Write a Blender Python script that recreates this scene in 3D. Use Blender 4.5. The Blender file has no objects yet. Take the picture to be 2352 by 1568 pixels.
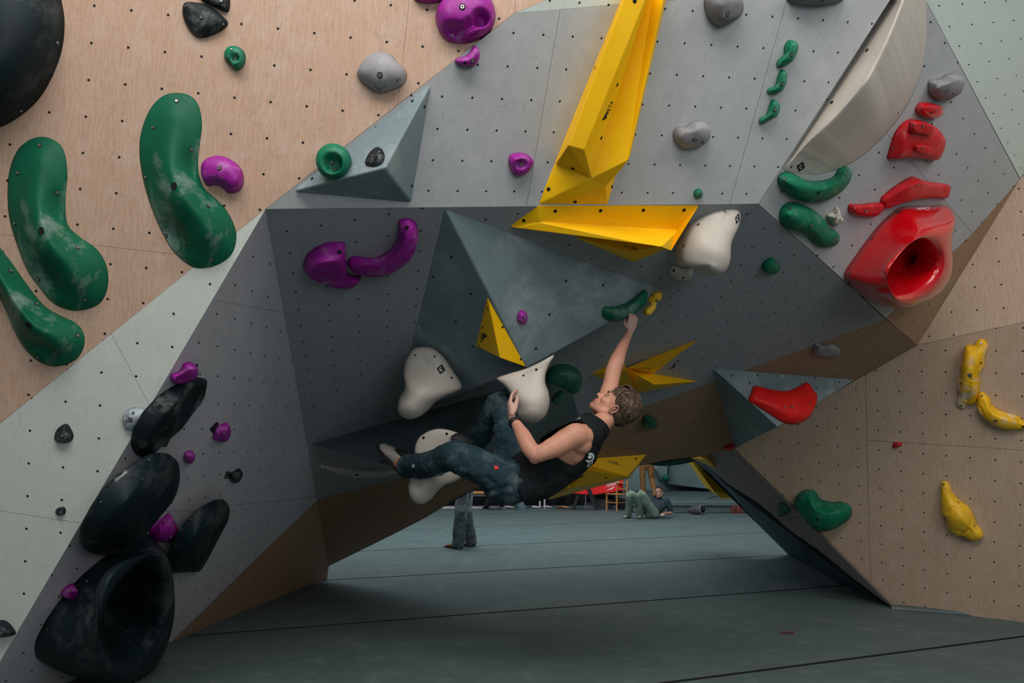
import bpy, bmesh, math, random
from mathutils import Vector, Matrix, noise
from mathutils.bvhtree import BVHTree
from mathutils.geometry import tessellate_polygon
random.seed(7)
SC = bpy.context.scene
COL = SC.collection
# ------------------------------------------------------------------ camera, world, light
W, H, FPX = 2352, 1568, 1700.0
CAMZ = 1.3
TH = math.atan(276/1700.0)
cd = bpy.data.cameras.new('camera'); cam = bpy.data.objects.new('camera', cd); COL.objects.link(cam)
cam.location = (0, 0, CAMZ); cam.rotation_euler = (math.pi/2+TH, 0, 0)
cd.sensor_width = 36.0; cd.lens = 36.0*FPX/W; cd.clip_end = 200
SC.camera = cam
CAM = Vector((0, 0, CAMZ))
FW = Vector((0, math.cos(TH), math.sin(TH))); UP = Vector((0, -math.sin(TH), math.cos(TH))); RT = Vector((1, 0, 0))
wd = bpy.data.worlds.new('world'); SC.world = wd; wd.use_nodes = True
bg = wd.node_tree.nodes['Background']; bg.inputs[0].default_value = (0.56, 0.61, 0.64, 1); bg.inputs[1].default_value = 0.22
def area(name, loc, tgt, sx, sy, power, col):
    ld = bpy.data.lights.new(name, 'AREA'); ld.shape = 'RECTANGLE'; ld.size = sx; ld.size_y = sy; ld.energy = power; ld.color = col
    o = bpy.data.objects.new(name, ld); COL.objects.link(o); o.location = loc
    o.rotation_euler = (Vector(tgt)-Vector(loc)).to_track_quat('-Z', 'Y').to_euler()
    return o
area('ceiling_light_front', (-0.6, 0.2, 5.6), (0.2, 4.2, 2.4), 5.0, 1.6, 215, (1.0, 0.95, 0.90))
area('ceiling_light_right', (4.5, 1.5, 5.2), (3.0, 6.0, 1.2), 3.0, 2.0, 70, (1.0, 0.95, 0.88))
area('front_fill_light', (3.6, -4.0, 3.0), (0.0, 5.0, 1.6), 4.0, 2.6, 135, (0.95, 0.98, 1.0))  # soft fill added behind the camera to brighten the pyramid and overhang
area('ceiling_light_hall', (0.5, 13.5, 6.5), (0.5, 18.5, 0.0), 10.0, 9.0, 720, (0.93, 0.98, 1.0))
SC.view_settings.view_transform = 'Standard'; SC.view_settings.look = 'None'
SC.view_settings.gamma = 1.0; SC.view_settings.use_curve_mapping = False
SC.view_settings.exposure = 0.13

def Pd(px, py, d):
    return CAM + d*(FW + RT*((px-W/2)/FPX) + UP*((H/2-py)/FPX))
def ray(px, py):
    return (FW + RT*((px-W/2)/FPX) + UP*((H/2-py)/FPX)).normalized()
def toPx(p):
    v = p-CAM; d = v.dot(FW)
    return (W/2+FPX*v.dot(RT)/d, H/2-FPX*v.dot(UP)/d, d)
class Plane:
    def __init__(s, a, b, c):
        s.o = a.copy(); n = (b-a).cross(c-a).normalized()
        if n.dot(CAM-a) < 0: n = -n
        s.n = n
    def pt(s, px, py, h=0.0):
        r = ray(px, py); o = s.o+s.n*h
        return CAM + r*((o-CAM).dot(s.n)/r.dot(s.n))
    def depth(s, px, py):
        return (s.pt(px, py)-CAM).dot(FW)
def plane_px(*t): return Plane(*[Pd(*q) for q in t])
FLOOR = Plane(Vector((0, 5, 0)), Vector((1, 5, 0)), Vector((0, 6, 0)))
def facing(px, py, d, tilt=0.0, yaw=0.0):
    """a plane through a point, seen nearly face on, leaning by tilt"""
    o = Pd(px, py, d); n = -FW.copy()
    n = Matrix.Rotation(tilt, 3, RT) @ n; n = Matrix.Rotation(yaw, 3, 'Z') @ n
    p = Plane.__new__(Plane); p.o = o; p.n = n.normalized(); return p

# ------------------------------------------------------------------ materials
MATS = {}
def ramp(nt, fac, stops):
    r = nt.nodes.new('ShaderNodeValToRGB'); nt.links.new(fac, r.inputs[0])
    e = r.color_ramp.elements
    e[0].position, e[0].color = stops[0][0], (*stops[0][1], 1); e[1].position, e[1].color = stops[-1][0], (*stops[-1][1], 1)
    for p, c in stops[1:-1]:
        q = e.new(p); q.color = (*c, 1)
    return r.outputs[0]
def nnoise(nt, vec, scale, detail=4, rough=.55, dist=0.0):
    n = nt.nodes.new('ShaderNodeTexNoise'); nt.links.new(vec, n.inputs['Vector'])
    n.inputs['Scale'].default_value = scale; n.inputs['Detail'].default_value = detail
    n.inputs['Roughness'].default_value = rough; n.inputs['Distortion'].default_value = dist
    return n.outputs[0]
def mth(nt, op, a, b=None, c=None):
    m = nt.nodes.new('ShaderNodeMath'); m.operation = op
    for i, v in enumerate((a, b, c)):
        if v is None: continue
        if isinstance(v, (int, float)): m.inputs[i].default_value = v
        else: nt.links.new(v, m.inputs[i])
    return m.outputs[0]
def mixc(nt, fac, a, b, mode='MIX'):
    m = nt.nodes.new('ShaderNodeMix'); m.data_type = 'RGBA'; m.blend_type = mode
    for sock, v in ((m.inputs[0], fac), (m.inputs[6], a), (m.inputs[7], b)):
        if isinstance(v, (int, float)): sock.default_value = v
        elif isinstance(v, tuple): sock.default_value = (*v, 1)
        else: nt.links.new(v, sock)
    return m.outputs[2]
def newmat(name):
    m = bpy.data.materials.new(name); m.use_nodes = True; MATS[name] = m
    return m, m.node_tree, m.node_tree.nodes['Principled BSDF']
def bump(nt, b, h, strength, dist=0.003):
    n = nt.nodes.new('ShaderNodeBump'); n.inputs['Strength'].default_value = strength; n.inputs['Distance'].default_value = dist
    nt.links.new(h, n.inputs['Height']); nt.links.new(n.outputs[0], b.inputs['Normal'])
def plain(name, col, rough=.6, var=.12, scale=12, chalk=0.0, bmp=.15, bscale=260, spec=.4, coat=0.0, metal=0.0, speck=0.0, chalkscale=5.0):
    m, nt, b = newmat(name)
    tc = nt.nodes.new('ShaderNodeTexCoord').outputs['Object']
    n1 = nnoise(nt, tc, scale, 5)
    dark = tuple(c*(1-var) for c in col); lite = tuple(min(1, c*(1+var)) for c in col)
    c = ramp(nt, n1, [(.3, dark), (.7, lite)])
    if chalk > 0:
        n2 = nnoise(nt, tc, chalkscale, 8, .68, .4)
        f = ramp(nt, n2, [(.52, (0, 0, 0)), (.72, (chalk,)*3)])
        c = mixc(nt, f, c, (.62, .66, .66))
    if speck > 0:
        v = nt.nodes.new('ShaderNodeTexVoronoi'); nt.links.new(tc, v.inputs['Vector']); v.inputs['Scale'].default_value = 60
        s = mth(nt, 'LESS_THAN', v.outputs['Distance'], mth(nt, 'MULTIPLY', nnoise(nt, tc, 90, 2), .28))
        sep = nt.nodes.new('ShaderNodeSeparateColor'); nt.links.new(v.outputs['Color'], sep.inputs[0])
        g = mth(nt, 'LESS_THAN', sep.outputs[0], speck)
        g2 = mth(nt, 'GREATER_THAN', nnoise(nt, tc, 3.5, 2), .5)
        f = mth(nt, 'MULTIPLY', mth(nt, 'MULTIPLY', s, g), g2)
        c = mixc(nt, mth(nt, 'MULTIPLY', f, .6), c, (.6, .55, .48))
    nt.links.new(c, b.inputs['Base Color']); b.inputs['Roughness'].default_value = rough
    b.inputs['Specular IOR Level'].default_value = spec; b.inputs['Coat Weight'].default_value = coat; b.inputs['Coat Roughness'].default_value = .08
    b.inputs['Metallic'].default_value = metal
    if bmp > 0: bump(nt, b, nnoise(nt, tc, bscale, 3), bmp, .002)
    return m
def wallmat(name, base, grain=0.0, smudge=(.7, .72, .72), smud=.25, holes=True, rough=.62, dark=.25, warm=None, scr=0.0):
    m, nt, b = newmat(name)
    uv = nt.nodes.new('ShaderNodeUVMap').outputs[0]
    mp = nt.nodes.new('ShaderNodeMapping'); nt.links.new(uv, mp.inputs[0]); mp.inputs['Scale'].default_value = (1.0, .16, 1)
    g = nnoise(nt, mp.outputs[0], 7.0, 8, .62, 1.6)
    c1 = tuple(x*(1-grain) for x in base); c2 = tuple(min(1, x*(1+grain*.7)) for x in base)
    c = ramp(nt, g, [(.3, c1), (.52, base), (.75, c2)])
    if warm:   # wood figure: broad swirls
        mp2 = nt.nodes.new('ShaderNodeMapping'); nt.links.new(uv, mp2.inputs[0]); mp2.inputs['Scale'].default_value = (1.0, .35, 1)
        wv = nt.nodes.new('ShaderNodeTexWave'); nt.links.new(mp2.outputs[0], wv.inputs[0])
        wv.inputs['Scale'].default_value = 2.2; wv.inputs['Distortion'].default_value = 14; wv.inputs['Detail'].default_value = 4; wv.inputs['Detail Scale'].default_value = 1.2
        f = ramp(nt, wv.outputs[1], [(.35, (0, 0, 0)), (.95, (.60,)*3)])
        c = mixc(nt, f, c, warm)
        big = nnoise(nt, uv, .45, 3)
        f = ramp(nt, big, [(.4, (0, 0, 0)), (.7, (.35,)*3)])
        c = mixc(nt, f, c, tuple(x*1.12 for x in warm))
    n2 = nnoise(nt, uv, 1.1, 9, .66, .3)
    f = ramp(nt, n2, [(.48, (0, 0, 0)), (.74, (smud,)*3)])
    c = mixc(nt, f, c, smudge)
    n3 = nnoise(nt, uv, 2.3, 10, .75, 1.5)
    f = ramp(nt, n3, [(.30, (min(1, dark*1.7),)*3), (.46, (0, 0, 0))])
    c = mixc(nt, f, c, tuple(x*.45 for x in base))
    # thin scuff streaks
    mp3 = nt.nodes.new('ShaderNodeMapping'); nt.links.new(uv, mp3.inputs[0]); mp3.inputs['Scale'].default_value = (5, .7, 1); mp3.inputs['Rotation'].default_value = (0, 0, .5)
    f = ramp(nt, nnoise(nt, mp3.outputs[0], 2.0, 3, .5, 1.8), [(.655, (0, 0, 0)), (.72, (.36,)*3)])
    c = mixc(nt, f, c, tuple(x*.55 for x in base))
    height = None
    if holes:
        sep = nt.nodes.new('ShaderNodeSeparateXYZ'); nt.links.new(uv, sep.inputs[0])
        def fr(s): return mth(nt, 'SUBTRACT', s, mth(nt, 'ROUND', s))
        dx, dy = fr(sep.outputs[0]), fr(sep.outputs[1])
        r = mth(nt, 'SQRT', mth(nt, 'ADD', mth(nt, 'MULTIPLY', dx, dx), mth(nt, 'MULTIPLY', dy, dy)))
        hole = mth(nt, 'LESS_THAN', r, .036)
        ring = mth(nt, 'LESS_THAN', r, .050)
        v = nt.nodes.new('ShaderNodeTexVoronoi'); nt.links.new(uv, v.inputs['Vector']); v.inputs['Scale'].default_value = 7.5
        sc = nt.nodes.new('ShaderNodeSeparateColor'); nt.links.new(v.outputs['Color'], sc.inputs[0])
        gate = mth(nt, 'ADD', mth(nt, 'MULTIPLY', nnoise(nt, uv, 1.3, 3), 1.3), -.28)
        sm = mth(nt, 'MULTIPLY', mth(nt, 'LESS_THAN', v.outputs['Distance'], .10), mth(nt, 'LESS_THAN', sc.outputs[0], gate))
        smr = mth(nt, 'MULTIPLY', mth(nt, 'LESS_THAN', v.outputs['Distance'], .15), mth(nt, 'LESS_THAN', sc.outputs[0], gate))
        c = mixc(nt, mth(nt, 'MULTIPLY', ring, .35), c, tuple(x*.5 for x in base))
        c = mixc(nt, mth(nt, 'MULTIPLY', smr, .22), c, tuple(min(1, x*1.7) for x in base))
        c = mixc(nt, mth(nt, 'MULTIPLY', sm, .82), c, (.03, .03, .035))
        c = mixc(nt, hole, c, (.006, .006, .008))
        height = mth(nt, 'SUBTRACT', 1.0, mth(nt, 'ADD', hole, mth(nt, 'MULTIPLY', sm, .5)))
    nt.links.new(c, b.inputs['Base Color']); b.inputs['Roughness'].default_value = rough; b.inputs['Specular IOR Level'].default_value = .3
    if height is not None: bump(nt, b, height, .35, .004)
    return m
WOOD = wallmat('plywood_peach', (.505, .352, .262), .10, (.61, .52, .46), .35, warm=(.46, .285, .195), dark=.2)
WOODR = wallmat('plywood_tan', (.53, .40, .295), .10, (.60, .51, .44), .35, warm=(.45, .31, .21), dark=.22)
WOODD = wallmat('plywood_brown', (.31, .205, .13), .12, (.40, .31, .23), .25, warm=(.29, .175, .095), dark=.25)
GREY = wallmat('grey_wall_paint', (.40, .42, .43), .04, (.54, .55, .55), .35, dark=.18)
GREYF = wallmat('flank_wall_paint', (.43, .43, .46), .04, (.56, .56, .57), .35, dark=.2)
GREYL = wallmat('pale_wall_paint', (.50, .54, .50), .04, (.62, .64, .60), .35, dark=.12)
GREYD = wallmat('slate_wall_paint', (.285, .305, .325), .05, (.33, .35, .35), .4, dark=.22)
PALE = wallmat('mint_wall_paint', (.57, .66, .61), .03, (.66, .73, .69), .3, dark=.08)
STRIP = wallmat('weathered_ply', (.34, .30, .27), .32, (.44, .41, .38), .35, holes=False)
BACKING = plain('black_gap', (.012, .012, .013), .9, 0, bmp=0)
PLYEDGE = plain('ply_edge', (.13, .10, .075), .8, .1, bmp=0)
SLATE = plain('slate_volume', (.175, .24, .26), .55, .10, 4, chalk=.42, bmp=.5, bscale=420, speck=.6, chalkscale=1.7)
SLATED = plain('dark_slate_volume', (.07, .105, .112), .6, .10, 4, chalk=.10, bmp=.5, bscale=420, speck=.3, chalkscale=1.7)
YEL = plain('yellow_volume', (.98, .53, .003), .5, .07, 5, chalk=.03, bmp=.2, bscale=500, spec=.22, chalkscale=3)
YELH = plain('yellow_hold', (.80, .47, .02), .45, .12, 9, chalk=.15, bmp=.3, bscale=300, chalkscale=9)
YELC = plain('chalked_yellow_hold', (.80, .45, .01), .5, .15, 12, chalk=.95, bmp=.3, bscale=300, chalkscale=5.5, spec=.25)
GRN = plain('green_hold', (.002, .105, .052), .55, .15, 6, chalk=.40, bmp=.2, bscale=450, chalkscale=3.2, spec=.22)
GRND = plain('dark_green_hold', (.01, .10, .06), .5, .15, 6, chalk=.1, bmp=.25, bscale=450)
GRNB = plain('bright_green_hold', (.003, .16, .08), .5, .15, 6, chalk=.18, bmp=.3, bscale=450, chalkscale=8, spec=.25)
MAG = plain('magenta_hold', (.30, .008, .27), .5, .15, 9, chalk=.25, bmp=.35, bscale=380, chalkscale=9)
BLK = plain('black_hold', (.006, .012, .015), .55, .2, 9, chalk=.25, spec=.25, bmp=.6, bscale=260, chalkscale=6)
TEAL = plain('black_teal_hold', (.005, .014, .017), .5, .3, 5, chalk=.10, bmp=.3, bscale=420, chalkscale=3.5, spec=.22)
GRH = plain('grey_hold', (.27, .27, .285), .6, .10, 9, chalk=.2, bmp=.6, bscale=300, chalkscale=9)
GRHD = plain('dark_grey_hold', (.15, .15, .16), .6, .10, 9, chalk=.15, bmp=.6, bscale=300, chalkscale=9)
CREAM = plain('cream_hold', (.53, .485, .425), .5, .05, 4, chalk=.0, bmp=.15, bscale=420)
RED = plain('red_hold', (.60, .003, .008), .2, .08, 7, chalk=.04, bmp=.04, bscale=90, spec=.6, coat=.8, chalkscale=5)
REDM = plain('matt_red_hold', (.56, .006, .014), .38, .12, 7, chalk=.10, spec=.4, bmp=.25, bscale=400, chalkscale=8)
REDF = plain('bright_red_hold', (.78, .008, .006), .5, .08, 7, chalk=.04, bmp=.1, bscale=400)
WHT = plain('bone_hold', (.6, .57, .5), .6, .06, 12, bmp=.4)
SPK = plain('mottled_hold', (.30, .36, .38), .55, .5, 26, chalk=.6, bmp=.4, chalkscale=18)
STEEL = plain('bolt_steel', (.55, .56, .55), .35, .05, bmp=0, metal=.8)
HOLE = plain('hole_black', (.004, .004, .005), .9, 0, bmp=0)
INK = plain('black_ink', (.008, .012, .012), .6, 0, bmp=0)
WINK = plain('white_ink', (.72, .76, .78), .6, 0, bmp=0)
DINK = plain('dark_green_relief', (.003, .075, .04), .5, 0, bmp=0)
GINK = plain('grey_relief', (.16, .16, .17), .6, 0, bmp=0)
MATM = plain('crash_mat_vinyl', (.092, .133, .134), .62, .09, 2.2, chalk=.10, bmp=.25, bscale=500, spec=.35, chalkscale=7)
MATD = plain('crash_mat_side', (.08, .10, .105), .7, .1, 3, bmp=.2)
HALL = plain('hall_wall_teal', (.24, .34, .34), .8, .15, .8, bmp=0)
CURT = plain('dark_curtain', (.02, .022, .026), .9, .3, 3, bmp=0)
SKIN = plain('skin', (.50, .26, .18), .48, .10, 14, bmp=.12, bscale=350, spec=.35)
SKIND = plain('skin_chalky', (.52, .36, .31), .6, .12, 20, bmp=.12, bscale=350, spec=.3)
LIP = plain('lips', (.45, .10, .09), .45, .05, bmp=0)
HAIR = plain('hair_brown', (.055, .033, .020), .6, .45, 40, bmp=.3, bscale=120)
HAIRL = plain('hair_highlight', (.20, .125, .072), .5, .35, 40, bmp=.3, bscale=120)
HAIRD = plain('hair_dark', (.03, .02, .015), .6, .3, 40, bmp=0)
SHIRT = plain('black_jersey', (.010, .013, .015), .85, .3, 8, chalk=.03, bmp=.5, bscale=60, spec=.15)
PANT = plain('teal_canvas', (.017, .042, .054), .8, .25, 7, chalk=.13, bmp=.6, bscale=70, spec=.2, chalkscale=7)
PANTD = plain('dark_canvas', (.012, .022, .028), .85, .2, 7, bmp=.4, bscale=70, spec=.2)
RUB = plain('black_rubber', (.010, .010, .011), .55, .1, bmp=0)
SHW = plain('shoe_cream', (.36, .33, .30), .6, .08, bmp=0)
JEAN = plain('grey_denim', (.15, .18, .20), .85, .6, 11, bmp=.4, bscale=80)
SAGE = plain('sage_corduroy', (.20, .27, .21), .85, .15, 9, bmp=.4, bscale=80)
NAVY = plain('navy_jersey', (.018, .035, .045), .85, .1, 9, bmp=.2)
OCHRE = plain('ochre_canvas', (.26, .125, .045), .85, .15, 9, bmp=.3)
GRYP = plain('charcoal_cloth', (.07, .075, .08), .85, .25, 9, bmp=.3)
LEATH = plain('brown_leather', (.15, .055, .03), .5, .3, 20, bmp=.2)
CHW = plain('chair_beech', (.50, .23, .075), .5, .12, 14, bmp=0)
ORG = plain('bench_orange', (.62, .27, .07), .6, .08, bmp=0)
WPT = plain('white_tube_paint', (.50, .46, .46), .5, .05, bmp=0)
BANR = plain('red_banner', (.80, .012, .012), .6, .03, bmp=0)
BKP = plain('black_painted_steel', (.012, .013, .015), .45, .1, bmp=0)
BKT = plain('grey_plastic', (.10, .10, .115), .5, .1, bmp=0)
DEN = plain('blue_pouf_cloth', (.10, .16, .19), .85, .35, 22, bmp=.3)
REDC = plain('red_crate_plastic', (.22, .03, .03), .5, .2, bmp=0)
PAPER = plain('white_cloth', (.5, .48, .44), .8, .1, bmp=0)

# ------------------------------------------------------------------ object helpers
def mk(name, verts, faces, mat, parent=None, smooth=False, uvf=None, fm=None, bevel=0, segs=2, origin=None):
    """verts in world space -> ONE mesh object, origin at parent or own centroid"""
    if parent is not None: o0 = parent.matrix_world_loc
    else:
        o0 = origin if origin is not None else sum(verts, Vector())/len(verts)
    me = bpy.data.meshes.new(name)
    me.from_pydata([tuple(v-o0) for v in verts], [], faces)
    for m in (mat if isinstance(mat, (list, tuple)) else [mat]): me.materials.append(m)
    if fm:
        for i, k in enumerate(fm): me.polygons[i].material_index = k
    if uvf:
        uvl = me.uv_layers.new(name='UVMap')
        for p in me.polygons:
            for li in p.loop_indices:
                uvl.data[li].uv = uvf(verts[me.loops[li].vertex_index])
    if smooth: me.polygons.foreach_set('use_smooth', [True]*len(me.polygons))
    me.update()
    return link(name, me, parent, o0, bevel, segs)
class LocObj: pass
_LOC = {}
def link(name, me, parent, o0, bevel=0, segs=2):
    o = bpy.data.objects.new(name, me); COL.objects.link(o)
    if parent is not None: o.parent = parent.obj; w = Wrap(o, parent.matrix_world_loc)
    else: o.location = o0; w = Wrap(o, o0)
    if bevel:
        b = o.modifiers.new('bevel', 'BEVEL'); b.width = bevel; b.segments = segs; b.limit_method = 'ANGLE'; b.angle_limit = .35; b.harden_normals = False
        for p in me.polygons: p.use_smooth = True
        wn = o.modifiers.new('wn', 'WEIGHTED_NORMAL'); wn.keep_sharp = True
    return w
class Wrap:
    def __init__(s, obj, loc): s.obj = obj; s.matrix_world_loc = Vector(loc)
    def __setitem__(s, k, v): s.obj[k] = v
def tag(w, label=None, cat=None, group=None, kind=None):
    if label: w['label'] = label
    if cat: w['category'] = cat
    if group: w['group'] = group
    if kind: w['kind'] = kind
    return w
def empty(name, loc):
    o = bpy.data.objects.new(name, None); o.empty_display_size = .1; COL.objects.link(o); o.location = loc
    return Wrap(o, loc)
def area2(poly):
    return sum(poly[i][0]*poly[(i+1) % len(poly)][1]-poly[(i+1) % len(poly)][0]*poly[i][1] for i in range(len(poly)))/2
def grid_uv(plane, O, U, nu, V, nv):
    """hole grid: O, the hole nu columns from it, the hole nv rows from it, all in photo pixels"""
    o = plane.pt(*O); u = (plane.pt(*U)-o)/nu; v = (plane.pt(*V)-o)/nv
    uu, uv_, vv = u.dot(u), u.dot(v), v.dot(v); det = uu*vv-uv_*uv_
    def f(p):
        w = p-o; a, b = w.dot(u), w.dot(v)
        return ((a*vv-b*uv_)/det, (b*uu-a*uv_)/det)
    return f
def shrink(poly, g):
    """inset a pixel polygon by g pixels"""
    n = len(poly); s = 1 if area2(poly) > 0 else -1; out = []
    for i in range(n):
        a, b, c = Vector(poly[i-1]), Vector(poly[i]), Vector(poly[(i+1) % n])
        e1 = (b-a).normalized(); e2 = (c-b).normalized()
        n1 = Vector((-e1.y, e1.x))*s; n2 = Vector((-e2.y, e2.x))*s
        k = n1+n2; L = max(.35, 1+n1.dot(n2))
        out.append(tuple(b + k*(g/L)))
    return out
def panel(parent, plane, parts, uvf, gap=.35, thick=.018, name='panel'):
    """plywood sheet: parts = [(pixel polygon, material)], front face on the plane"""
    vs, fs, fm, mats = [], [], [], []
    for poly, mat, *g in parts:
        gg = g[0] if g else gap
        q = shrink(poly, gg) if gg else poly
        if mat not in mats: mats.append(mat)
        if PLYEDGE not in mats: mats.append(PLYEDGE)
        mi = mats.index(mat); b = len(vs); n = len(q)
        F = [plane.pt(x, y) for x, y in q]; B = [p-plane.n*thick for p in F]
        nn = (F[1]-F[0]).cross(F[2]-F[1])
        tot = Vector()
        for i in range(n): tot += F[i].cross(F[(i+1) % n])
        if tot.dot(plane.n) < 0: F.reverse(); B.reverse()
        vs += F+B; fs.append(tuple(range(b, b+n))); fm.append(mi)
        for i in range(n):
            j = (i+1) % n
            fs.append((b+i, b+n+i, b+n+j, b+j)); fm.append(mats.index(PLYEDGE))
    return mk(name, vs, fs, mats, parent, uvf=uvf, fm=fm)
def backing(name, polys, off=.020):
    """the dark carcass behind the sheets"""
    vs, fs = [], []
    for plane, poly in polys:
        b = len(vs); vs += [plane.pt(x, y, -off) for x, y in poly]; fs.append(tuple(range(b, b+len(poly))))
    return tag(mk(name, vs, fs, BACKING), kind='structure')

# ------------------------------------------------------------------ hold builder
def cr_closed(pts, n):
    m = len(pts); P = [Vector(p) for p in pts]; out = []
    dense = []
    for i in range(m):
        p0, p1, p2, p3 = P[i-1], P[i], P[(i+1) % m], P[(i+2) % m]
        for k in range(12):
            t = k/12
            dense.append(.5*((2*p1)+(p2-p0)*t+(2*p0-5*p1+4*p2-p3)*t*t+(-p0+3*p1-3*p2+p3)*t**3))
    L = [0]
    for i in range(len(dense)): L.append(L[-1]+(dense[(i+1) % len(dense)]-dense[i]).length)
    T = L[-1]; j = 0
    for k in range(n):
        s = T*k/n
        while L[j+1] < s: j += 1
        f = (s-L[j])/max(1e-9, L[j+1]-L[j]); out.append(dense[j].lerp(dense[(j+1) % len(dense)], f))
    return out
def cr_open(pts, n):
    P = [Vector(p) for p in pts]
    if len(P) == 1: return P*n
    out = []
    for k in range(n):
        t = k/(n-1)*(len(P)-1); i = min(int(t), len(P)-2); t -= i
        p1, p2 = P[i], P[i+1]; p0 = P[i-1] if i > 0 else p1*2-p2; p3 = P[i+2] if i+2 < len(P) else p2*2-p1
        out.append(.5*((2*p1)+(p2-p0)*t+(2*p0-5*p1+4*p2-p3)*t*t+(-p0+3*p1-3*p2+p3)*t**3))
    return out
def inpoly(x, y, poly):
    c = False; n = len(poly); j = n-1
    for i in range(n):
        xi, yi = poly[i][0], poly[i][1]; xj, yj = poly[j][0], poly[j][1]
        if (yi > y) != (yj > y) and x < (xj-xi)*(y-yi)/(yj-yi)+xi: c = not c
        j = i
    return c
def zz(pts, s, ox, oy): return [(ox+p[0]/s, oy+p[1]/s)+tuple(p[2:]) for p in pts]
Z1 = lambda p: zz(p, 3.137, 0, 0)
Z2 = lambda p: zz(p, 3.137, 0, 450)
Z3 = lambda p: zz(p, 2.347, 0, 900)
Z4 = lambda p: zz(p, 3.136, 600, 0)
Z5 = lambda p: zz(p, 2.528, 1150, 0)
Z6 = lambda p: zz(p, 2.8, 1700, 0)
Z7 = lambda p: zz(p, 3.015, 1700, 380)
Z8 = lambda p: zz(p, 2.412, 1600, 800)
Y1 = lambda p: zz(p, 2.851, 600, 450)
Y2 = lambda p: zz(p, 3.408, 1250, 440)
Y3 = lambda p: zz(p, 3.267, 860, 700)
X5 = lambda p: zz(p, 3.135, 2160, 760)
def hold(name, plane, outline, spine, mat, label=None, group=None, p=2.2, dents=(), bolts=(), back=None, n=64, rings=12, rough=0.0, cat='climbing hold', parent=None, lift=0.0, lumps=(), ripple=None):
    """moulded hold: outline (pixels) on the plane, rising to the spine [(px,py,h)]; dents/lumps [(px,py,rx,ry,rot,depth,edge)]"""
    O = [plane.pt(q.x, q.y, lift) for q in cr_closed([o[:2] for o in outline], n)]
    S3 = [plane.pt(q.x, q.y, q.z)-plane.n*q.z for q in cr_open([(s[0], s[1], s[2]) for s in spine], max(24, n//4))]
    SH = [q.z for q in cr_open([(s[0], s[1], s[2]) for s in spine], max(24, n//4))]
    nr = plane.n
    NS = len(S3)
    idx = [min(range(NS), key=lambda j: (S3[j]-o).length_squared) for o in O]
    k = max(2, n//16)
    for _ in range(2): idx = [sum(idx[(i+j) % n] for j in range(-k, k+1))/(2*k+1) for i in range(n)]
    lo_, hi_ = min(idx), max(idx)          # spread over the whole spine again, then snap so that both flanks meet
    if NS > 1 and hi_-lo_ > 1e-6 and len(spine) > 1: idx = [(x-lo_)/(hi_-lo_)*(NS-1) for x in idx]
    idx = [min(NS-1, max(0, int(round(x)))) for x in idx]
    T, TH_ = [S3[i].copy() for i in idx], [SH[i] for i in idx]
    dl = []
    for (dx, dy, rx, ry, rot, dep, *e) in list(dents)+[(a[0], a[1], a[2], a[3], a[4], -a[5], *(a[6:])) for a in lumps]:
        c = plane.pt(dx, dy); ax = (plane.pt(dx+math.cos(rot), dy+math.sin(rot))-c); ay = (plane.pt(dx-math.sin(rot), dy+math.cos(rot))-c)
        dl.append((dx, dy, rx, ry, rot, dep, e[0] if e else 0.0))
    ctr = sum(O, Vector())/n
    def build(sign, hs):
        V = []
        for r in range(rings+1):
            u = (r/rings)**1.15
            g = (1-(1-u)**p)**(1/p) if p > 0 else (.14*min(1, u*8)+.86*(u*u*(3-2*u)*(1-abs(p)*.5)+u*abs(p)*.5))
            for i in range(n):
                b = O[i]; h = TH_[i]*hs
                tp = T[i]-nr*((T[i]-b).dot(nr))
                V.append(b.lerp(tp, u)+nr*(sign*h*g))
        return V
    vs = build(1, 1.0)
    # dents in pixel metric at the surface
    if dl or rough or ripple:
        for i, v in enumerate(vs):
            if i < n: continue
            x, y, d = toPx(v); dz = 0
            for (dx, dy, rx, ry, rot, dep, e) in dl:
                ux = (x-dx)*math.cos(rot)+(y-dy)*math.sin(rot); uy = -(x-dx)*math.sin(rot)+(y-dy)*math.cos(rot)
                q = math.hypot(ux/rx, uy/ry)
                if q < 1:
                    t = min(1, (1-q)/max(.02, 1-e)); t = t*t*(3-2*t); dz -= dep*t
            if ripple:
                a, wl, amp = ripple; ph = (x*math.cos(a)+y*math.sin(a))/wl*2*math.pi; dz += amp*(math.sin(ph)**2)*(.6+.4*noise.noise(v*30))
            if rough: dz += rough*(noise.noise((v-ctr)*9)+.5*noise.noise((v-ctr)*21))*min(1, (i//n)/3)
            vs[i] = v+nr*dz
    fs = []
    for r in range(rings):
        for i in range(n):
            j = (i+1) % n; fs.append((r*n+i, r*n+j, (r+1)*n+j, (r+1)*n+i))
    if back:
        vb = build(-1, back); off = len(vs); vs += vb
        for r in range(rings):
            for i in range(n):
                j = (i+1) % n; fs.append((off+r*n+j, off+r*n+i, off+(r+1)*n+i, off+(r+1)*n+j))
    bm = bmesh.new(); bv = [bm.verts.new(v) for v in vs]
    for f in fs:
        try: bm.faces.new([bv[i] for i in f])
        except ValueError: pass
    if not back:
        try: bm.faces.new([bv[i] for i in range(n)][::-1])
        except ValueError: pass
    bmesh.ops.remove_doubles(bm, verts=bm.verts, dist=.0006)
    # close the slit left along the spine
    bmesh.ops.holes_fill(bm, edges=[e for e in bm.edges if e.is_boundary], sides=0)
    bmesh.ops.triangulate(bm, faces=[f for f in bm.faces if len(f.verts) > 4])
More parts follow.
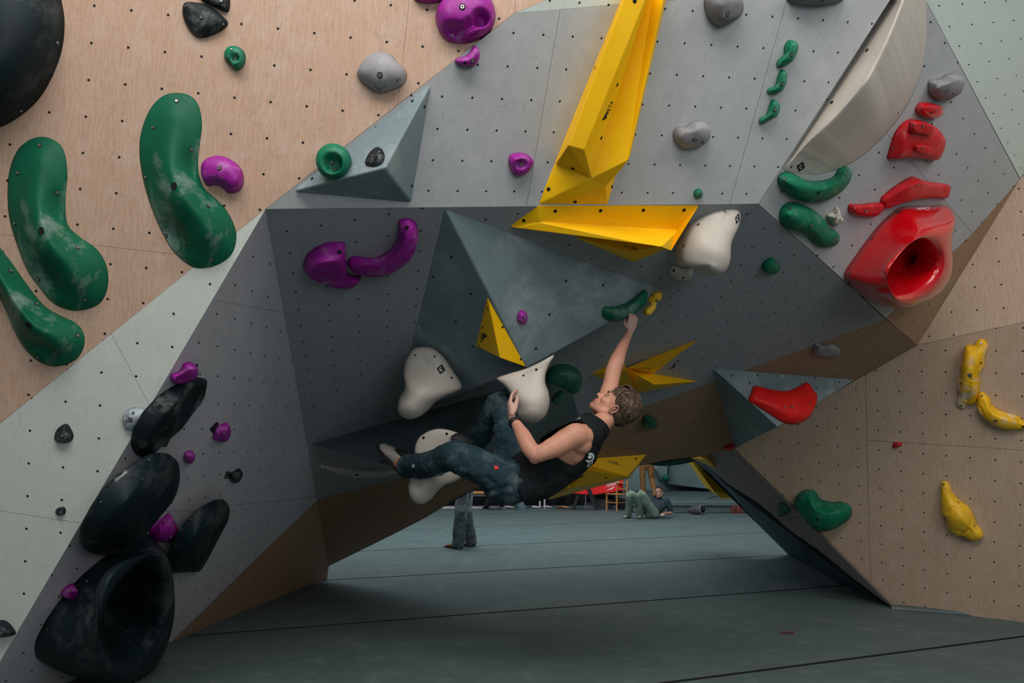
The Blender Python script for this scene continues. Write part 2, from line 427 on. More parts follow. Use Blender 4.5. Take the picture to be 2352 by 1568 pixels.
    if abs(p) > 1.3 or p < 0:
        fixed = set(tuple(round(x, 5) for x in o) for o in O)
        mv = [v for v in bm.verts if tuple(round(x, 5) for x in v.co) not in fixed and min((v.co-t).length_squared for t in T[::3]) < (2.2*max(max(TH_), .03))**2]
        for _ in range(5 if n < 90 else 9): bmesh.ops.smooth_vert(bm, verts=mv, factor=.5, use_axis_x=True, use_axis_y=True, use_axis_z=True)
    bmesh.ops.recalc_face_normals(bm, faces=bm.faces)
    o0 = parent.matrix_world_loc if parent else ctr
    bmesh.ops.translate(bm, verts=bm.verts, vec=-o0)
    bvh = BVHTree.FromBMesh(bm)
    me = bpy.data.meshes.new(name); bm.to_mesh(me); bm.free(); me.materials.append(mat)
    for q in me.polygons: q.use_smooth = True
    w = link(name, me, parent, o0)
    w.bvh = bvh; w.n = nr
    tag(w, label, cat if label else None, group)
    for bb in bolts: bolt(w, *bb)
    return w
def rimmed(name, plane, outline, rim, centre, mat, label, bulge=.5, inner=1.6, rnd=.012, n=120, r1=12, r2=16, bolts=(), group=None):
    """outline on the plane -> raised rim (pixels, height) -> inner surface ending at centre (px,py,h): a bowl when lower, a domed face when higher"""
    O = [plane.pt(q.x, q.y, 0) for q in cr_closed([o[:2] for o in outline], n)]
    R = [plane.pt(q.x, q.y, q.z) for q in cr_closed(rim, n)]
    c = plane.pt(*centre); nr = plane.n
    # start the rim ring where it lies closest to the outline start
    k0 = min(range(n), key=lambda k: sum((R[(i+k) % n]-O[i]).length_squared for i in range(0, n, 4)))
    R = [R[(i+k0) % n] for i in range(n)]
    V = []
    for r in range(r1):
        u = r/r1
        for i in range(n):
            o, q = O[i], R[i]; h = (q-o).dot(nr)
            lat = q-nr*h-o
            s_ = u; g = math.sin(u*math.pi/2)**(1-.5*bulge)
            V.append(o+lat*(s_**(1+bulge))+nr*h*g)
    for i in range(n): V.append(R[i].copy())
    for r in range(1, r2+1):
        u = r/r2
        for i in range(n):
            q = R[i]; h0, h1 = (q-plane.o).dot(nr), (c-plane.o).dot(nr)
            lat = (c-nr*h1)-(q-nr*h0)
            g = 1-(1-u)**inner
            V.append(q+lat*u+nr*(h1-h0)*g)
    rings = r1+r2; F = []
    for r in range(rings):
        for i in range(n):
            j = (i+1) % n; F.append((r*n+i, r*n+j, (r+1)*n+j, (r+1)*n+i))
    # round the rim
    for _ in range(1):
        W2 = V[:]
        for r in (r1-1, r1, r1+1):
            for i in range(n): V[r*n+i] = W2[r*n+i]*.5+(W2[(r-1)*n+i]+W2[(r+1)*n+i])*.25
    bm = bmesh.new(); bv = [bm.verts.new(v) for v in V]
    for f in F:
        try: bm.faces.new([bv[i] for i in f])
        except ValueError: pass
    bm.faces.new([bv[i] for i in range(n)][::-1])
    bmesh.ops.remove_doubles(bm, verts=bm.verts, dist=.0005)
    bmesh.ops.recalc_face_normals(bm, faces=bm.faces)
    o0 = sum(O, Vector())/n
    bmesh.ops.translate(bm, verts=bm.verts, vec=-o0)
    bvh = BVHTree.FromBMesh(bm)
    me = bpy.data.meshes.new(name); bm.to_mesh(me); bm.free(); me.materials.append(mat)
    for q in me.polygons: q.use_smooth = True
    w = link(name, me, None, o0); w.bvh = bvh; w.n = nr
    tag(w, label, 'climbing hold', group)
    for bb in bolts: bolt(w, *bb)
    return w
def hit(w, px, py):
    loc, nn, i, d = w.bvh.ray_cast(CAM-w.matrix_world_loc, ray(px, py))
    if loc is None: return None, None
    if nn.dot(ray(px, py)) > 0: nn = -nn
    return loc+w.matrix_world_loc, nn
def disc(c, n, r, seg=14, h=.002, cup=0.0):
    a = n.orthogonal().normalized(); b = n.cross(a)
    vs = [c+n*h+(a*math.cos(t)+b*math.sin(t))*r for t in [2*math.pi*i/seg for i in range(seg)]]
    return vs
def bolt(w, px, py, r=.011, kind='bolt'):
    """socket head sunk in a dark countersink; kind 'hole' is an empty screw hole"""
    c, n = hit(w, px, py)
    if c is None: return
    vs = disc(c, n, r, h=.0012)+[c+n*.0002]
    seg = 14
    fs = [(i, (i+1) % seg, seg) for i in range(seg)]
    mk('bolt_hole', disc(c, n, r, h=.0014), [tuple(range(seg))], HOLE, w)
    if kind == 'bolt':
        o = disc(c, n, r*.62, h=.004); i_ = disc(c, n, r*.30, h=.004); z = disc(c, n, r*.62, h=.001); q = disc(c, n, r*.3, h=.002)
        V = o+i_+z+q; F = []
        for k in range(seg):
            j = (k+1) % seg
            F += [(k, j, seg+j, seg+k), (2*seg+k, 2*seg+j, j, k), (seg+k, seg+j, 3*seg+j, 3*seg+k)]
        mk('bolt', V, F, STEEL, w)
def text_mesh(txt, shear=0.0):
    cu = bpy.data.curves.new('t', 'FONT'); cu.body = txt; cu.shear = shear; cu.resolution_u = 3
    ob = bpy.data.objects.new('t', cu); COL.objects.link(ob)
    dg = bpy.context.evaluated_depsgraph_get(); me = bpy.data.meshes.new_from_object(ob.evaluated_get(dg))
    V = [v.co.copy() for v in me.vertices]; F = [tuple(p.vertices) for p in me.polygons]
    bpy.data.objects.remove(ob); bpy.data.curves.remove(cu); bpy.data.meshes.remove(me)
    x0 = min(v.x for v in V); x1 = max(v.x for v in V); y1 = max(v.y for v in V)
    return [((v.x-x0)/(x1-x0), v.y/y1) for v in V], F
def on_surface(name, w, V, F, mat, label=None, h=.0015):
    """flat print or relief laid on the surface of w: V in pixels"""
    pts = []
    for x, y in V:
        c, n = hit(w, x, y)
        if c is None: return None
        pts.append(c+n*h)
    return tag(mk(name, pts, F, mat, w), label)
def lettering(w, txt, p0, p1, up, mat, shear=0.0, name='lettering'):
    """p0->p1 baseline in pixels, up = pixel vector of the cap height"""
    V, F = text_mesh(txt, shear)
    V = [(p0[0]+(p1[0]-p0[0])*x+up[0]*y, p0[1]+(p1[1]-p0[1])*x+up[1]*y) for x, y in V]
    return on_surface(name, w, V, F, mat)
def peta(w, p0, p1, up, tri):
    lettering(w, 'PETA', p0, p1, up, INK)
    on_surface('logo_triangle', w, tri, [tuple(range(len(tri)))], INK)
def square_logo(w, c, a, b, mat=INK):
    """dark square with a crescent"""
    q = [(c[0]+i*a[0]*.5+j*b[0]*.5, c[1]+i*a[1]*.5+j*b[1]*.5) for j in range(-2, 3) for i in range(-2, 3)]
    on_surface('logo_square', w, q, [(r*5+k, r*5+k+1, r*5+k+6, r*5+k+5) for r in range(4) for k in range(4)], mat)
    V = []; m = 10
    for k in range(m): t = .9+4.6*k/(m-1); V.append((.55*math.cos(t), .55*math.sin(t)))
    for k in range(m): t = .9+4.6*(m-1-k)/(m-1); V.append((.12+.36*math.cos(t), .36*math.sin(t)))
    F = [(k, k+1, 2*m-2-k, 2*m-1-k) for k in range(m-1)]
    V = [(c[0]+i*a[0]+j*b[0], c[1]+i*a[1]+j*b[1]) for i, j in V]
    on_surface('logo_crescent', w, V, F, WINK, h=.0025)
def clover(w, c, r, mat=DINK):
    """four-petal relief"""
    V, F = [], []
    for k in range(4):
        a = math.pi/4+.1+k*math.pi/2
        for ring_ in (1.0, .68):
            for j in range(14):
                t = 2*math.pi*j/14; x = .62+.36*ring_*math.cos(t); y = .27*ring_*math.sin(t)
                V.append((c[0]+r*(x*math.cos(a)-y*math.sin(a)), c[1]+r*(x*math.sin(a)+y*math.cos(a))))
        b = k*28
        F += [(b+j, b+(j+1) % 14, b+14+(j+1) % 14, b+14+j) for j in range(14)]
    on_surface('logo_relief', w, V, F, mat, h=.002)
def volume(name, plane, verts, faces, mat, label, group=None, bevel=.010, cat='climbing volume', fm=None):
    """faceted plywood or resin volume; verts (px,py,h) on the plane or (px,py,None,d)"""
    V = [plane.pt(v[0], v[1], v[2]) if v[2] is not None else Pd(v[0], v[1], v[3]) for v in verts]
    bm = bmesh.new(); bv = [bm.verts.new(v) for v in V]
    for f in faces: bm.faces.new([bv[i] for i in f])
    bmesh.ops.recalc_face_normals(bm, faces=bm.faces)
    es = [e for e in bm.edges if len(e.link_faces) == 2 and e.calc_face_angle(0) > .2]
    bmesh.ops.bevel(bm, geom=es, offset=bevel, segments=3, affect='EDGES', profile=.6, clamp_overlap=True)
    bmesh.ops.recalc_face_normals(bm, faces=bm.faces)
    o0 = sum(V, Vector())/len(V)
    bmesh.ops.translate(bm, verts=bm.verts, vec=-o0)
    bvh = BVHTree.FromBMesh(bm)
    me = bpy.data.meshes.new(name); bm.to_mesh(me); bm.free()
    for m in (mat if isinstance(mat, list) else [mat]): me.materials.append(m)
    w = link(name, me, None, o0); w.bvh = bvh; w.n = plane.n if plane else -FW
    return tag(w, label, cat, group)
# ------------------------------------------------------------------ the climbing wall
PW = plane_px((610, 480, 3.60), (1182, 30, 3.54), (0, 0, 3.48))            # peach plywood wall
A_, B_, F_, K_ = (610, 480), (1742, 468), (2107, 792), (1687, 1030)
PU = plane_px((610, 480, 3.60), (1742, 468, 4.20), (1182, 30, 3.52))       # upper grey wall
PC = plane_px((610, 480, 3.60), (1742, 468, 4.20), (755, 1300, 8.2))       # big overhang
DB, DF, DK, DJ = PU.depth(*B_), PC.depth(*F_), PC.depth(*K_), PC.depth(755, 1300)
PS = plane_px((610, 480, 3.60), (0, 972, PW.depth(0, 972)), (0, 1520, 3.70))   # pale strip
PL = plane_px((610, 480, 3.60), (755, 1300, DJ), (0, 1520, 3.70))          # inner left flank
PR = plane_px((1742, 468, DB), (2107, 792, DF), (2045, 0, 4.02))           # right grey facet
PR2 = plane_px((2107, 792, DF), (1687, 1030, DK), (2050, 1394, FLOOR.depth(2050, 1394)+.02))  # right plywood
DE = PR.depth(2343, 410)
PR1 = plane_px((2107, 792, DF), (2343, 410, DE), (2352, 740, PR2.depth(2352, 740)))
PP = plane_px((2125, 0, PR.depth(2125, 0)), (2343, 410, DE), (2600, -60, DE*.93))
PT = plane_px((1182, 30, 3.52), (1425, 10, PU.depth(1425, 10)), (1260, -40, 3.50))
print('depths B %.2f F %.2f K %.2f J %.2f E %.2f' % (DB, DF, DK, DJ, DE), 'floor J', FLOOR.depth(755, 1300), 'K', FLOOR.depth(1687, 1030) if 0 else '')

uvW = grid_uv(PW, (210, 99), (961, 191), 9, (184, 434), 4)
uvU = grid_uv(PU, (1620, 380), (1258, 373), -6, (1714, 34), -5)
uvS = grid_uv(PS, (66, 1064), (224, 1082), 2, (55, 1363), 4)
uvL = grid_uv(PL, (539, 803), (456.5, 787), -2, (538, 929), 2)
uvC = grid_uv(PC, (889.5, 714), (757.8, 737), -2, (892.5, 491.7), -5)
uvR = grid_uv(PR, (2238, 307), (2307, 400), 3, (2156, 401), 2)
uvR2 = grid_uv(PR2, (2118, 901), (2347.5, 910), 4, (2123, 1265), 8)
uvR1 = grid_uv(PR1, (2294, 600), (2234, 607), -1, (2305, 707), 2)
uvP = grid_uv(PP, (2181, 61), (2328, 47), 3, (2225, 148), 2)

# peach plywood wall
w = backing('wall_left', [(PW, [(-500, -500), (2500, -510), (1257, 0), (1182, 30), (610, 480), (0, 972), (-500, 1376)])])
panel(w, PW, [([(-500, -500), (995, -500), (940, 0), (914, 240), (610, 480), (471, 592), (-500, 480)], WOOD)], uvW)
panel(w, PW, [([(995, -500), (1240, -500), (1184, 0), (1182, 30), (914, 240), (940, 0)], WOOD)], uvW)
panel(w, PW, [([(1240, -500), (2480, -500), (1257, 0), (1182, 30), (1184, 0)], WOOD)], uvW)
panel(w, PW, [([(-500, 480), (471, 592), (0, 972), (-500, 1376)], WOOD)], uvW)
# pale strip
w = backing('wall_left_strip', [(PS, [(610, 480), (0, 972), (-500, 1376), (-500, 2372), (0, 1520)])])
panel(w, PS, [([(610, 480), (255, 766), (345, 932)], GREYL)], uvS)
panel(w, PS, [([(255, 766), (0, 972), (-210, 1141), (187, 1201), (345, 932)], GREYL)], uvS)
panel(w, PS, [([(-210, 1141), (187, 1201), (0, 1520), (-300, 2031), (-500, 2372), (-500, 1376)], GREYL)], uvS)
# inner left flank: grey above, brown below the painted edge
w = backing('wall_left_inner', [(PL, [(610, 480), (755, 1300), (700, 1480), (100, 1900), (-300, 2031), (0, 1520)])])
panel(w, PL, [([(610, 480), (488, 688), (652, 718)], GREYF)], uvL)
panel(w, PL, [([(488, 688), (652, 718), (727, 1141), (560, 1157), (447, 1173), (204, 1172)], GREYF)], uvL)
panel(w, PL, [([(204, 1172), (447, 1173), (560, 1157), (727, 1141), (728, 1150), (600, 1271), (375, 1492), (-10, 1878), (-200, 1861), (0, 1520)], GREYF),
              ([(728, 1150), (755, 1300), (740, 1420), (100, 1950), (-10, 1878), (375, 1492), (600, 1271)], WOODD, 0)], uvL)
# upper grey wall
w = backing('wall_upper', [(PU, [(610, 480), (1182, 30), (1425, 10), (2072, -42), (1742, 468)]), (PT, [(1182, 30), (1425, 10), (2072, -42), (2300, -420)]),])
panel(w, PU, [([(610, 480), (1182, 30), (1287, 21), (1209, 474)], GREY)], uvU)
panel(w, PU, [([(1209, 474), (1287, 21), (1425, 10), (1813, -21), (1676, 469)], GREY)], uvU)
panel(w, PU, [([(1676, 469), (1813, -21), (2072, -42), (1742, 468)], GREY)], uvU)
panel(w, PT, [([(1182, 30), (2300, -420), (2072, -42), (1425, 10)], PALE)], uvU)
# right grey facet
w = backing('wall_right_facet', [(PR, [(1742, 468), (2072, -42), (2102, -45), (2343, 410), (2107, 792)])])
panel(w, PR, [([(1915, 200), (2072, -42), (2102, -45), (2343, 412), (2234, 536), (2036, 305)], GREY),
              ([(2343, 412), (2250, 560), (2234, 536)], WOODD, 0)], uvR)
panel(w, PR, [([(1742, 468), (1915, 200), (2036, 305), (2234, 536), (2164, 602), (2078, 688), (2035, 731)], GREY),
              ([(2234, 536), (2250, 560), (2107, 792), (2035, 731), (2078, 688), (2164, 602)], WOODD, 0)], uvR)
w = backing('wall_right_mint', [(PP, [(2102, -45), (2343, 410), (2650, 120), (2700, -500), (1990, -255)])])
panel(w, PP, [([(2102, -45), (2343, 410), (2650, 120), (2700, -500), (1860, -500)], PALE)], uvP)
# right plywood
w = backing('wall_right_upper', [(PR1, [(2107, 792), (2343, 410), (2650, 120), (2700, 670)])])
panel(w, PR1, [([(2107, 792), (2343, 410), (2650, 120), (2700, 665)], WOODR)], uvR1)
w = backing('wall_right', [(PR2, [(2107, 792), (1687, 1030), (2050, 1393), (2200, 1550), (2700, 1600), (2700, 665)])])
panel(w, PR2, [([(1988, 860), (1687, 1030), (2000, 1343), (1991, 1011)], WOODR)], uvR2)
panel(w, PR2, [([(1988, 860), (2107, 792), (2700, 665), (2700, 1055), (1991, 1011)], WOODR)], uvR2)
panel(w, PR2, [([(1991, 1011), (2700, 1055), (2700, 1600), (2210, 1553), (2000, 1343)], WOODR)], uvR2)
# the overhang, grey with the brown painted band along its lower edge
w = backing('wall_overhang', [(PC, [A_, B_, F_, K_, (1620, 1046), (1484, 1067), (1400, 1077), (1120, 1108), (1049, 1144), (980, 1187), (905, 1226), (755, 1300)])], off=.03)
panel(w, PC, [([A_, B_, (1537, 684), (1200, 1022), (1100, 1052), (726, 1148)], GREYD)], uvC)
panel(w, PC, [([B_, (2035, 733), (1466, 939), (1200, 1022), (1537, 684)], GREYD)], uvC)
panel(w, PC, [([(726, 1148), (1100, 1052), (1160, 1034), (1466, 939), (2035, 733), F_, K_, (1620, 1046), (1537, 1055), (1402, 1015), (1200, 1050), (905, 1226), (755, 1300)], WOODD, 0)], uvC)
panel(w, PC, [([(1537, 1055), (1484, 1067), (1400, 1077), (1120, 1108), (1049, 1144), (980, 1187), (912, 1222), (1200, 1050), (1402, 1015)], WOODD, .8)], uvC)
# the right leg of the arch: weathered edge strip and blue-green inner face
PX = plane_px((1687, 1030, DK), (2053, 1396, FLOOR.depth(2053, 1396)), (1600, 1048, DK+1.0))
w = backing('wall_right_edge', [(PX, [(1687, 1030), (2060, 1403), (1952, 1330), (1816, 1225), (1666, 1112), (1600, 1048)])], off=.02)
panel(w, PX, [([(1687, 1030), (1842, 1185), (1790, 1196), (1745, 1157), (1666, 1107), (1621, 1069), (1585, 1052)], STRIP, .3)], uvR2)
panel(w, PX, [([(1842, 1185), (2058, 1401), (1952, 1322), (1882, 1264), (1816, 1219), (1790, 1196)], STRIP, .3)], uvR2)
edge = [(1585, 1052), (1621, 1069), (1666, 1107), (1745, 1157), (1816, 1219), (1882, 1264), (1952, 1322), (2056, 1399)]
Eo = [PX.pt(x, y, -.012) for x, y in edge]
low = [Pd(1590, 1052, 10.2), Pd(1625, 1083, 10.6), Pd(1668, 1126, 10.8), Pd(1745, 1206, 10.2), FLOOR.pt(1816, 1277, -.03), FLOOR.pt(1860, 1303, -.03), FLOOR.pt(1923, 1339, -.03), FLOOR.pt(2056, 1399, -.03)]
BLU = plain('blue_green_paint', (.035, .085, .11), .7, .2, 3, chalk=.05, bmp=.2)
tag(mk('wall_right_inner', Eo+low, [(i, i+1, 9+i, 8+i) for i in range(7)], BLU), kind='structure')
# rear faces of the arch so that it is a solid body from behind
lowR = low[4]
rear = [Vector((-9, low[4].y, -.1)), PC.pt(755, 1300), PC.pt(905, 1226, -.06), PC.pt(1120, 1108, -.06), PC.pt(1484, 1067, -.06), PC.pt(1620, 1046, -.06), low[0], low[3], low[4], Vector((9, low[4].y, -.1))]
rear[0] = Vector((-9, rear[1].y+.2, -.1))
tops = [Vector((p.x, max(p.y, 8.2)+.05, 5.0)) for p in rear]
rear2 = [p+Vector((0, .05, 0)) for p in rear]
N_ = len(rear)
tag(mk('wall_arch_rear', rear2+tops, [(i, i+1, N_+i+1, N_+i) for i in range(N_-1)], GRYP), kind='structure')
tag(mk('wall_top_cap', [PW.pt(-500, -500), PW.pt(2480, -500), PP.pt(2700, -500), Vector((9, 8.4, 5)), Vector((-9, 8.4, 5))], [(0, 1, 4), (1, 2, 3, 4)], GRYP), kind='structure')

# ------------------------------------------------------------------ floor of crash mats
floor = tag(mk('floor', [Vector((-30, -6, -.06)), Vector((30, -6, -.06)), Vector((30, 45, -.06)), Vector((-30, 45, -.06))], [(0, 1, 2, 3)], BACKING), kind='structure')
seams = [((1487, 1568), (2352, 1457)), ((736, 1433), (1923, 1343)), ((736, 1330), (1812, 1272)), ((841, 1263), (1762, 1221)), ((937, 1215), (1731, 1183)), ((1000, 1183), (1260, 1172))]
ln = []
for a, b in seams:
    p, q = FLOOR.pt(*a), FLOOR.pt(*b); k = (q.y-p.y)/(q.x-p.x); ln.append((p.y-k*p.x, k))
ln = [(ln[0][0]-9, ln[0][1]*.6), (ln[0][0]-3.0, ln[0][1])]+ln+[(ln[-1][0]+3, .05), (ln[-1][0]+6, .03), (ln[-1][0]+12, 0)]
print('seams', [(round(a, 2), round(k, 3)) for a, k in ln])
XS = [-12, -6.5, -1.5, 3.0, 7.5, 13]
for i in range(len(ln)-1):
    (c0, k0), (c1, k1) = ln[i], ln[i+1]
    g = .021
    off = .6*(i % 2)
    xs = [-14, 14]
    q = [Vector((xs[0], c0+k0*xs[0]+g, 0)), Vector((xs[1], c0+k0*xs[1]+g, 0)), Vector((xs[1], c1+k1*xs[1]-g, 0)), Vector((xs[0], c1+k1*xs[0]-g, 0))]
    # long strips meshed across so that they can sag a little between the seams
    nx, ny = 40, 6; V, Fc = [], []
    for a in range(nx+1):
        for b in range(ny+1):
            u, v = a/nx, b/ny
            p = q[0].lerp(q[1], u).lerp(q[3].lerp(q[2], u), v)
            e = min(v, 1-v)*(q[3]-q[0]).length
            p.z = -.012*math.exp(-e/.05)+.006*noise.noise(Vector((p.x*.6, p.y*.6, i)))*(1 if .05 < v < .95 else 0)
            V.append(p)
    for a in range(nx):
        for b in range(ny):
            Fc.append((a*(ny+1)+b, (a+1)*(ny+1)+b, (a+1)*(ny+1)+b+1, a*(ny+1)+b+1))
    m = len(V)
    for (s, t) in ((0, 0), (ny, 1)):
        ed = [a*(ny+1)+s for a in range(nx+1)]; base = len(V)
        V += [V[e]-Vector((0, 0, .06)) for e in ed]
        for a in range(nx):
            Fc.append((ed[a], ed[a+1], base+a+1, base+a))
    nt_ = nx*ny; o = mk('crash_mat', V, Fc, [MATM, BACKING], floor, smooth=True, fm=[0]*nt_+[1]*(len(Fc)-nt_))
    es = o.obj.modifiers.new('es', 'EDGE_SPLIT'); es.split_angle = .8
# mat wedge along the foot of the right plywood wall
a, b = FLOOR.pt(2047, 1398), FLOOR.pt(2700, 1447)
d = (b-a).normalized(); nrm = Vector((d.y, -d.x, 0))
V = [a-nrm*.05, b-nrm*.3, b+nrm*.05, a+nrm*.05, a-nrm*.05+Vector((0, 0, .028)), b-nrm*.3+Vector((0, 0, .05)), b+nrm*.04+Vector((0, 0, .045)), a+nrm*.04+Vector((0, 0, .024))]
mk('mat_strip', V, [(4, 5, 6, 7), (3, 7, 6, 2), (0, 3, 2, 1), (0, 4, 7, 3)], MATM, floor, bevel=.008)
# red chalk scribble on the mat
rw = Wrap(floor.obj, floor.matrix_world_loc)
sq = []
for k in range(9):
    x = 1792+k*4; sq.append(FLOOR.pt(x, 1449+(3 if k % 2 else -1), .006)); sq.append(FLOOR.pt(x+1.5, 1452+(3 if k % 2 else -1), .006))
mk('red_mark', sq, [(2*i, 2*i+2, 2*i+3, 2*i+1) for i in range(8)], plain('faded_red_paint', (.20, .03, .04), .8, .1, bmp=0), floor)
# ------------------------------------------------------------------ volumes
def tri_area(*a): pass
UGV = volume('slate_volume', PU, [(667, 441, 0), (993, 187, 0), (946, 466, 0), (884, 386, .27)], [(0, 1, 3), (1, 2, 3), (2, 0, 3), (0, 2, 1)], SLATE,
             'blue-grey three-sided volume beside the peach plywood, topmost of the slate volumes', bevel=.014)
NOSE = (1210, 845, None, 4.42)
V1 = volume('slate_volume', PC, [(1021, 477, 0), (1532, 668, 0), (905, 962, 0), NOSE], [(0, 1, 3), (0, 3, 2), (1, 2, 3), (0, 2, 1)], SLATE,
            'largest blue-grey pyramid volume hanging from the overhang above the climber', bevel=.010)
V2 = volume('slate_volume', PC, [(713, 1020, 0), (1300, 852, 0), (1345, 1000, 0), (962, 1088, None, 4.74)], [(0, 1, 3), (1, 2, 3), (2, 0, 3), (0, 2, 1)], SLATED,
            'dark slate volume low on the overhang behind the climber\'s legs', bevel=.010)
V3b = Pd(1965, 871, PR2.depth(1965, 871)-.0)
V3 = volume('slate_volume', PC, [(1637, 845, 0), (1965, 871, None, PR2.depth(1965, 871)), (1687, 1029, None, PR2.depth(1687, 1029)), (1786, 980, None, 5.75)], [(0, 1, 3), (0, 3, 2), (1, 2, 3), (0, 2, 1)], SLATE,
            'blue-grey volume under the bright red swoosh hold at the plywood corner', bevel=.008)
for v, pts in ((V1, [(1247, 521), (1267, 557), (1300, 645), (1385, 655), (1231, 800), (1430, 700), (1262, 722), (1037, 590), (996, 635), (1082, 674), (1047, 738), (1085, 795)]),
               (UGV, [(947, 232), (975, 245), (717, 410), (946, 427)]), (V3, [(1680, 862), (1722, 880), (1740, 862), (1875, 892), (1928, 878), (1872, 868)]),
               (V2, [(808, 1012), (928, 1000), (865, 1028), (990, 915)])):
    for q in pts: bolt(v, q[0], q[1], .008, 'hole')
for v, c, a, b in ((V3, (1798, 863), (5, .5), (-.5, 6)), (V1, (965, 751), (7, 2), (1, 6))):
    square_logo(v, c, a, b)

# tall yellow prism volume, two beams side by side, pointed foot
YV = Z5([(722, -60, 0), (735, -60, .17), (866, -60, .17), (884, -60, .045), (958, -60, .13), (975, -60, 0),
         (320, 950, .01), (392, 845, .20), (485, 870, .20), (528, 1035, .085), (741, 930, .17), (215, 1186, 0), (622, 1186, 0), (667, 1020, 0), (610, 1083, .07), (752, 905, 0)])
YT = volume('yellow_volume', PU, YV, [(0, 1, 7, 6), (1, 2, 8, 7), (2, 3, 9, 8), (3, 4, 10, 9), (7, 8, 9, 6), (6, 9, 11), (11, 9, 14), (9, 10, 14), (11, 14, 12), (10, 15, 13), (10, 13, 14), (14, 13, 12), (4, 5, 15, 10),
            (0, 6, 11), (0, 5, 4, 3), (0, 3, 2, 1), (0, 11, 12, 13, 15, 5)], YEL,
            'tall yellow ridged volume rising up the upper grey wall', bevel=.007)
for q in Z5([(778, 6), (678, 491), (585, 800), (278, 1098), (420, 978), (432, 1171), (548, 392), (646, 1083)]): bolt(YT, q[0], q[1], .010, 'hole')
peta(YT, (1399, 262), (1410, 233), (-7, -3.5), [(1381, 277), (1396, 252), (1393, 272)])
Y2V = volume('yellow_volume', PC, [(1168, 521, 0), (1236, 471, 0), (1606, 471, 0), (1541, 577, .20), (1518, 567, .27), (1558, 529, .05), (1239, 510, .04), (1190, 524, .03), (1250, 505, -.02), (1515, 545, -.02)],
             [(0, 1, 6), (1, 2, 5, 6), (2, 3, 4, 5), (6, 5, 4), (0, 6, 7), (6, 4, 7), (2, 9, 3), (9, 4, 3), (8, 4, 9), (0, 7, 4, 8), (0, 8, 1), (1, 8, 9, 2)], YEL,
             'wide yellow ledge volume along the lip of the overhang', bevel=.006)
for q in Y2([(86, 152), (441, 149), (776, 145), (1094, 143)]): bolt(Y2V, q[0], q[1], .010, 'hole')
bolt(Y2V, 1203, 506, .010, 'hole')
Y2b = volume('yellow_volume', PC, [(1318, 545, 0), (1455, 602, 0), (1560, 560, 0), (1445, 578, .13), (1440, 535, 0)], [(0, 3, 1), (1, 3, 2), (0, 4, 3), (3, 4, 2), (0, 1, 2, 4)], YEL,
             'shaded yellow triangular volume tucked beneath the wide yellow ledge', bevel=.005)
peta(Y2b, (1462, 569), (1432, 561), (2, 6), [(1470, 577), (1452, 571), (1461, 564)])
Y35 = volume('yellow_volume', Plane(Pd(*(0,0,1)) if 0 else PC.pt(1021, 477), PC.pt(905, 962), Pd(1210, 845, 4.42)), [(1119, 680, 0), (1093, 794, 0), (1209, 843, 0), (1148, 821, .10)], [(0, 3, 2), (0, 1, 3), (1, 2, 3), (0, 2, 1)], YEL,
             'slim yellow triangle volume on the dark face of the largest pyramid', bevel=.004)
for q in Y1([(1480, 735), (1452, 860), (1425, 978), (1700, 1068), (1580, 858)]): bolt(Y35, q[0], q[1], .007, 'hole')
peta(Y35, (1104, 764), (1101, 786), (7.5, 2), [(1111, 764), (1120, 772), (1106, 780)])
# yellow star of three wings
Y3V = volume('yellow_volume', PC, [(1436, 846, .02), (1606, 779, 0), (1545, 866, 0), (1494, 842, .13), (1604, 876, .0), (1503, 883, .15), (1463, 902, 0), (1358, 859, 0), (1403, 812, 0), (1440, 850, .16), (1500, 858, .0), (1430, 822, .0), (1500, 820, 0)],
             [(0, 12, 3), (12, 1, 3), (0, 3, 10), (3, 1, 10), (10, 1, 2), (0, 10, 5), (10, 4, 5), (10, 2, 4), (0, 5, 6), (5, 4, 6), (7, 8, 11), (7, 11, 9), (11, 0, 9), (9, 0, 6), (7, 9, 6), (7, 6, 0, 11)], YEL,
             'three-winged yellow star volume behind the raised forearm', bevel=.004)
peta(Y3V, (1548, 842), (1562, 828), (-4, -4), [(1534, 850), (1551, 836), (1551, 842)])
# lower yellow volume behind the climber's back
Y4V = volume('yellow_volume', PC, [(1310, 1056, 0), (1485, 1043, 0), (1441, 1094, .17), (1350, 1078, .16), (1258, 1143, .02), (1312, 1122, .16), (1446, 1098, .05), (1262, 1147, 0), (1240, 1110, 0)],
             [(0, 1, 2, 3), (3, 2, 5), (0, 3, 5, 8), (8, 5, 4), (5, 2, 6), (4, 5, 6, 7), (1, 6, 2), (0, 8, 4, 7, 6, 1)], YEL,
             'yellow volume at the bottom lip of the overhang behind the climber\'s back', bevel=.005)
for q in ((1461, 1052), (1392, 1097), (1337, 1094)): bolt(Y4V, q[0], q[1], .014, 'hole')
peta(Y4V, (1417, 1060), (1398, 1056.5), (-.5, 6.5), [(1427, 1071), (1411, 1059), (1419, 1067)])
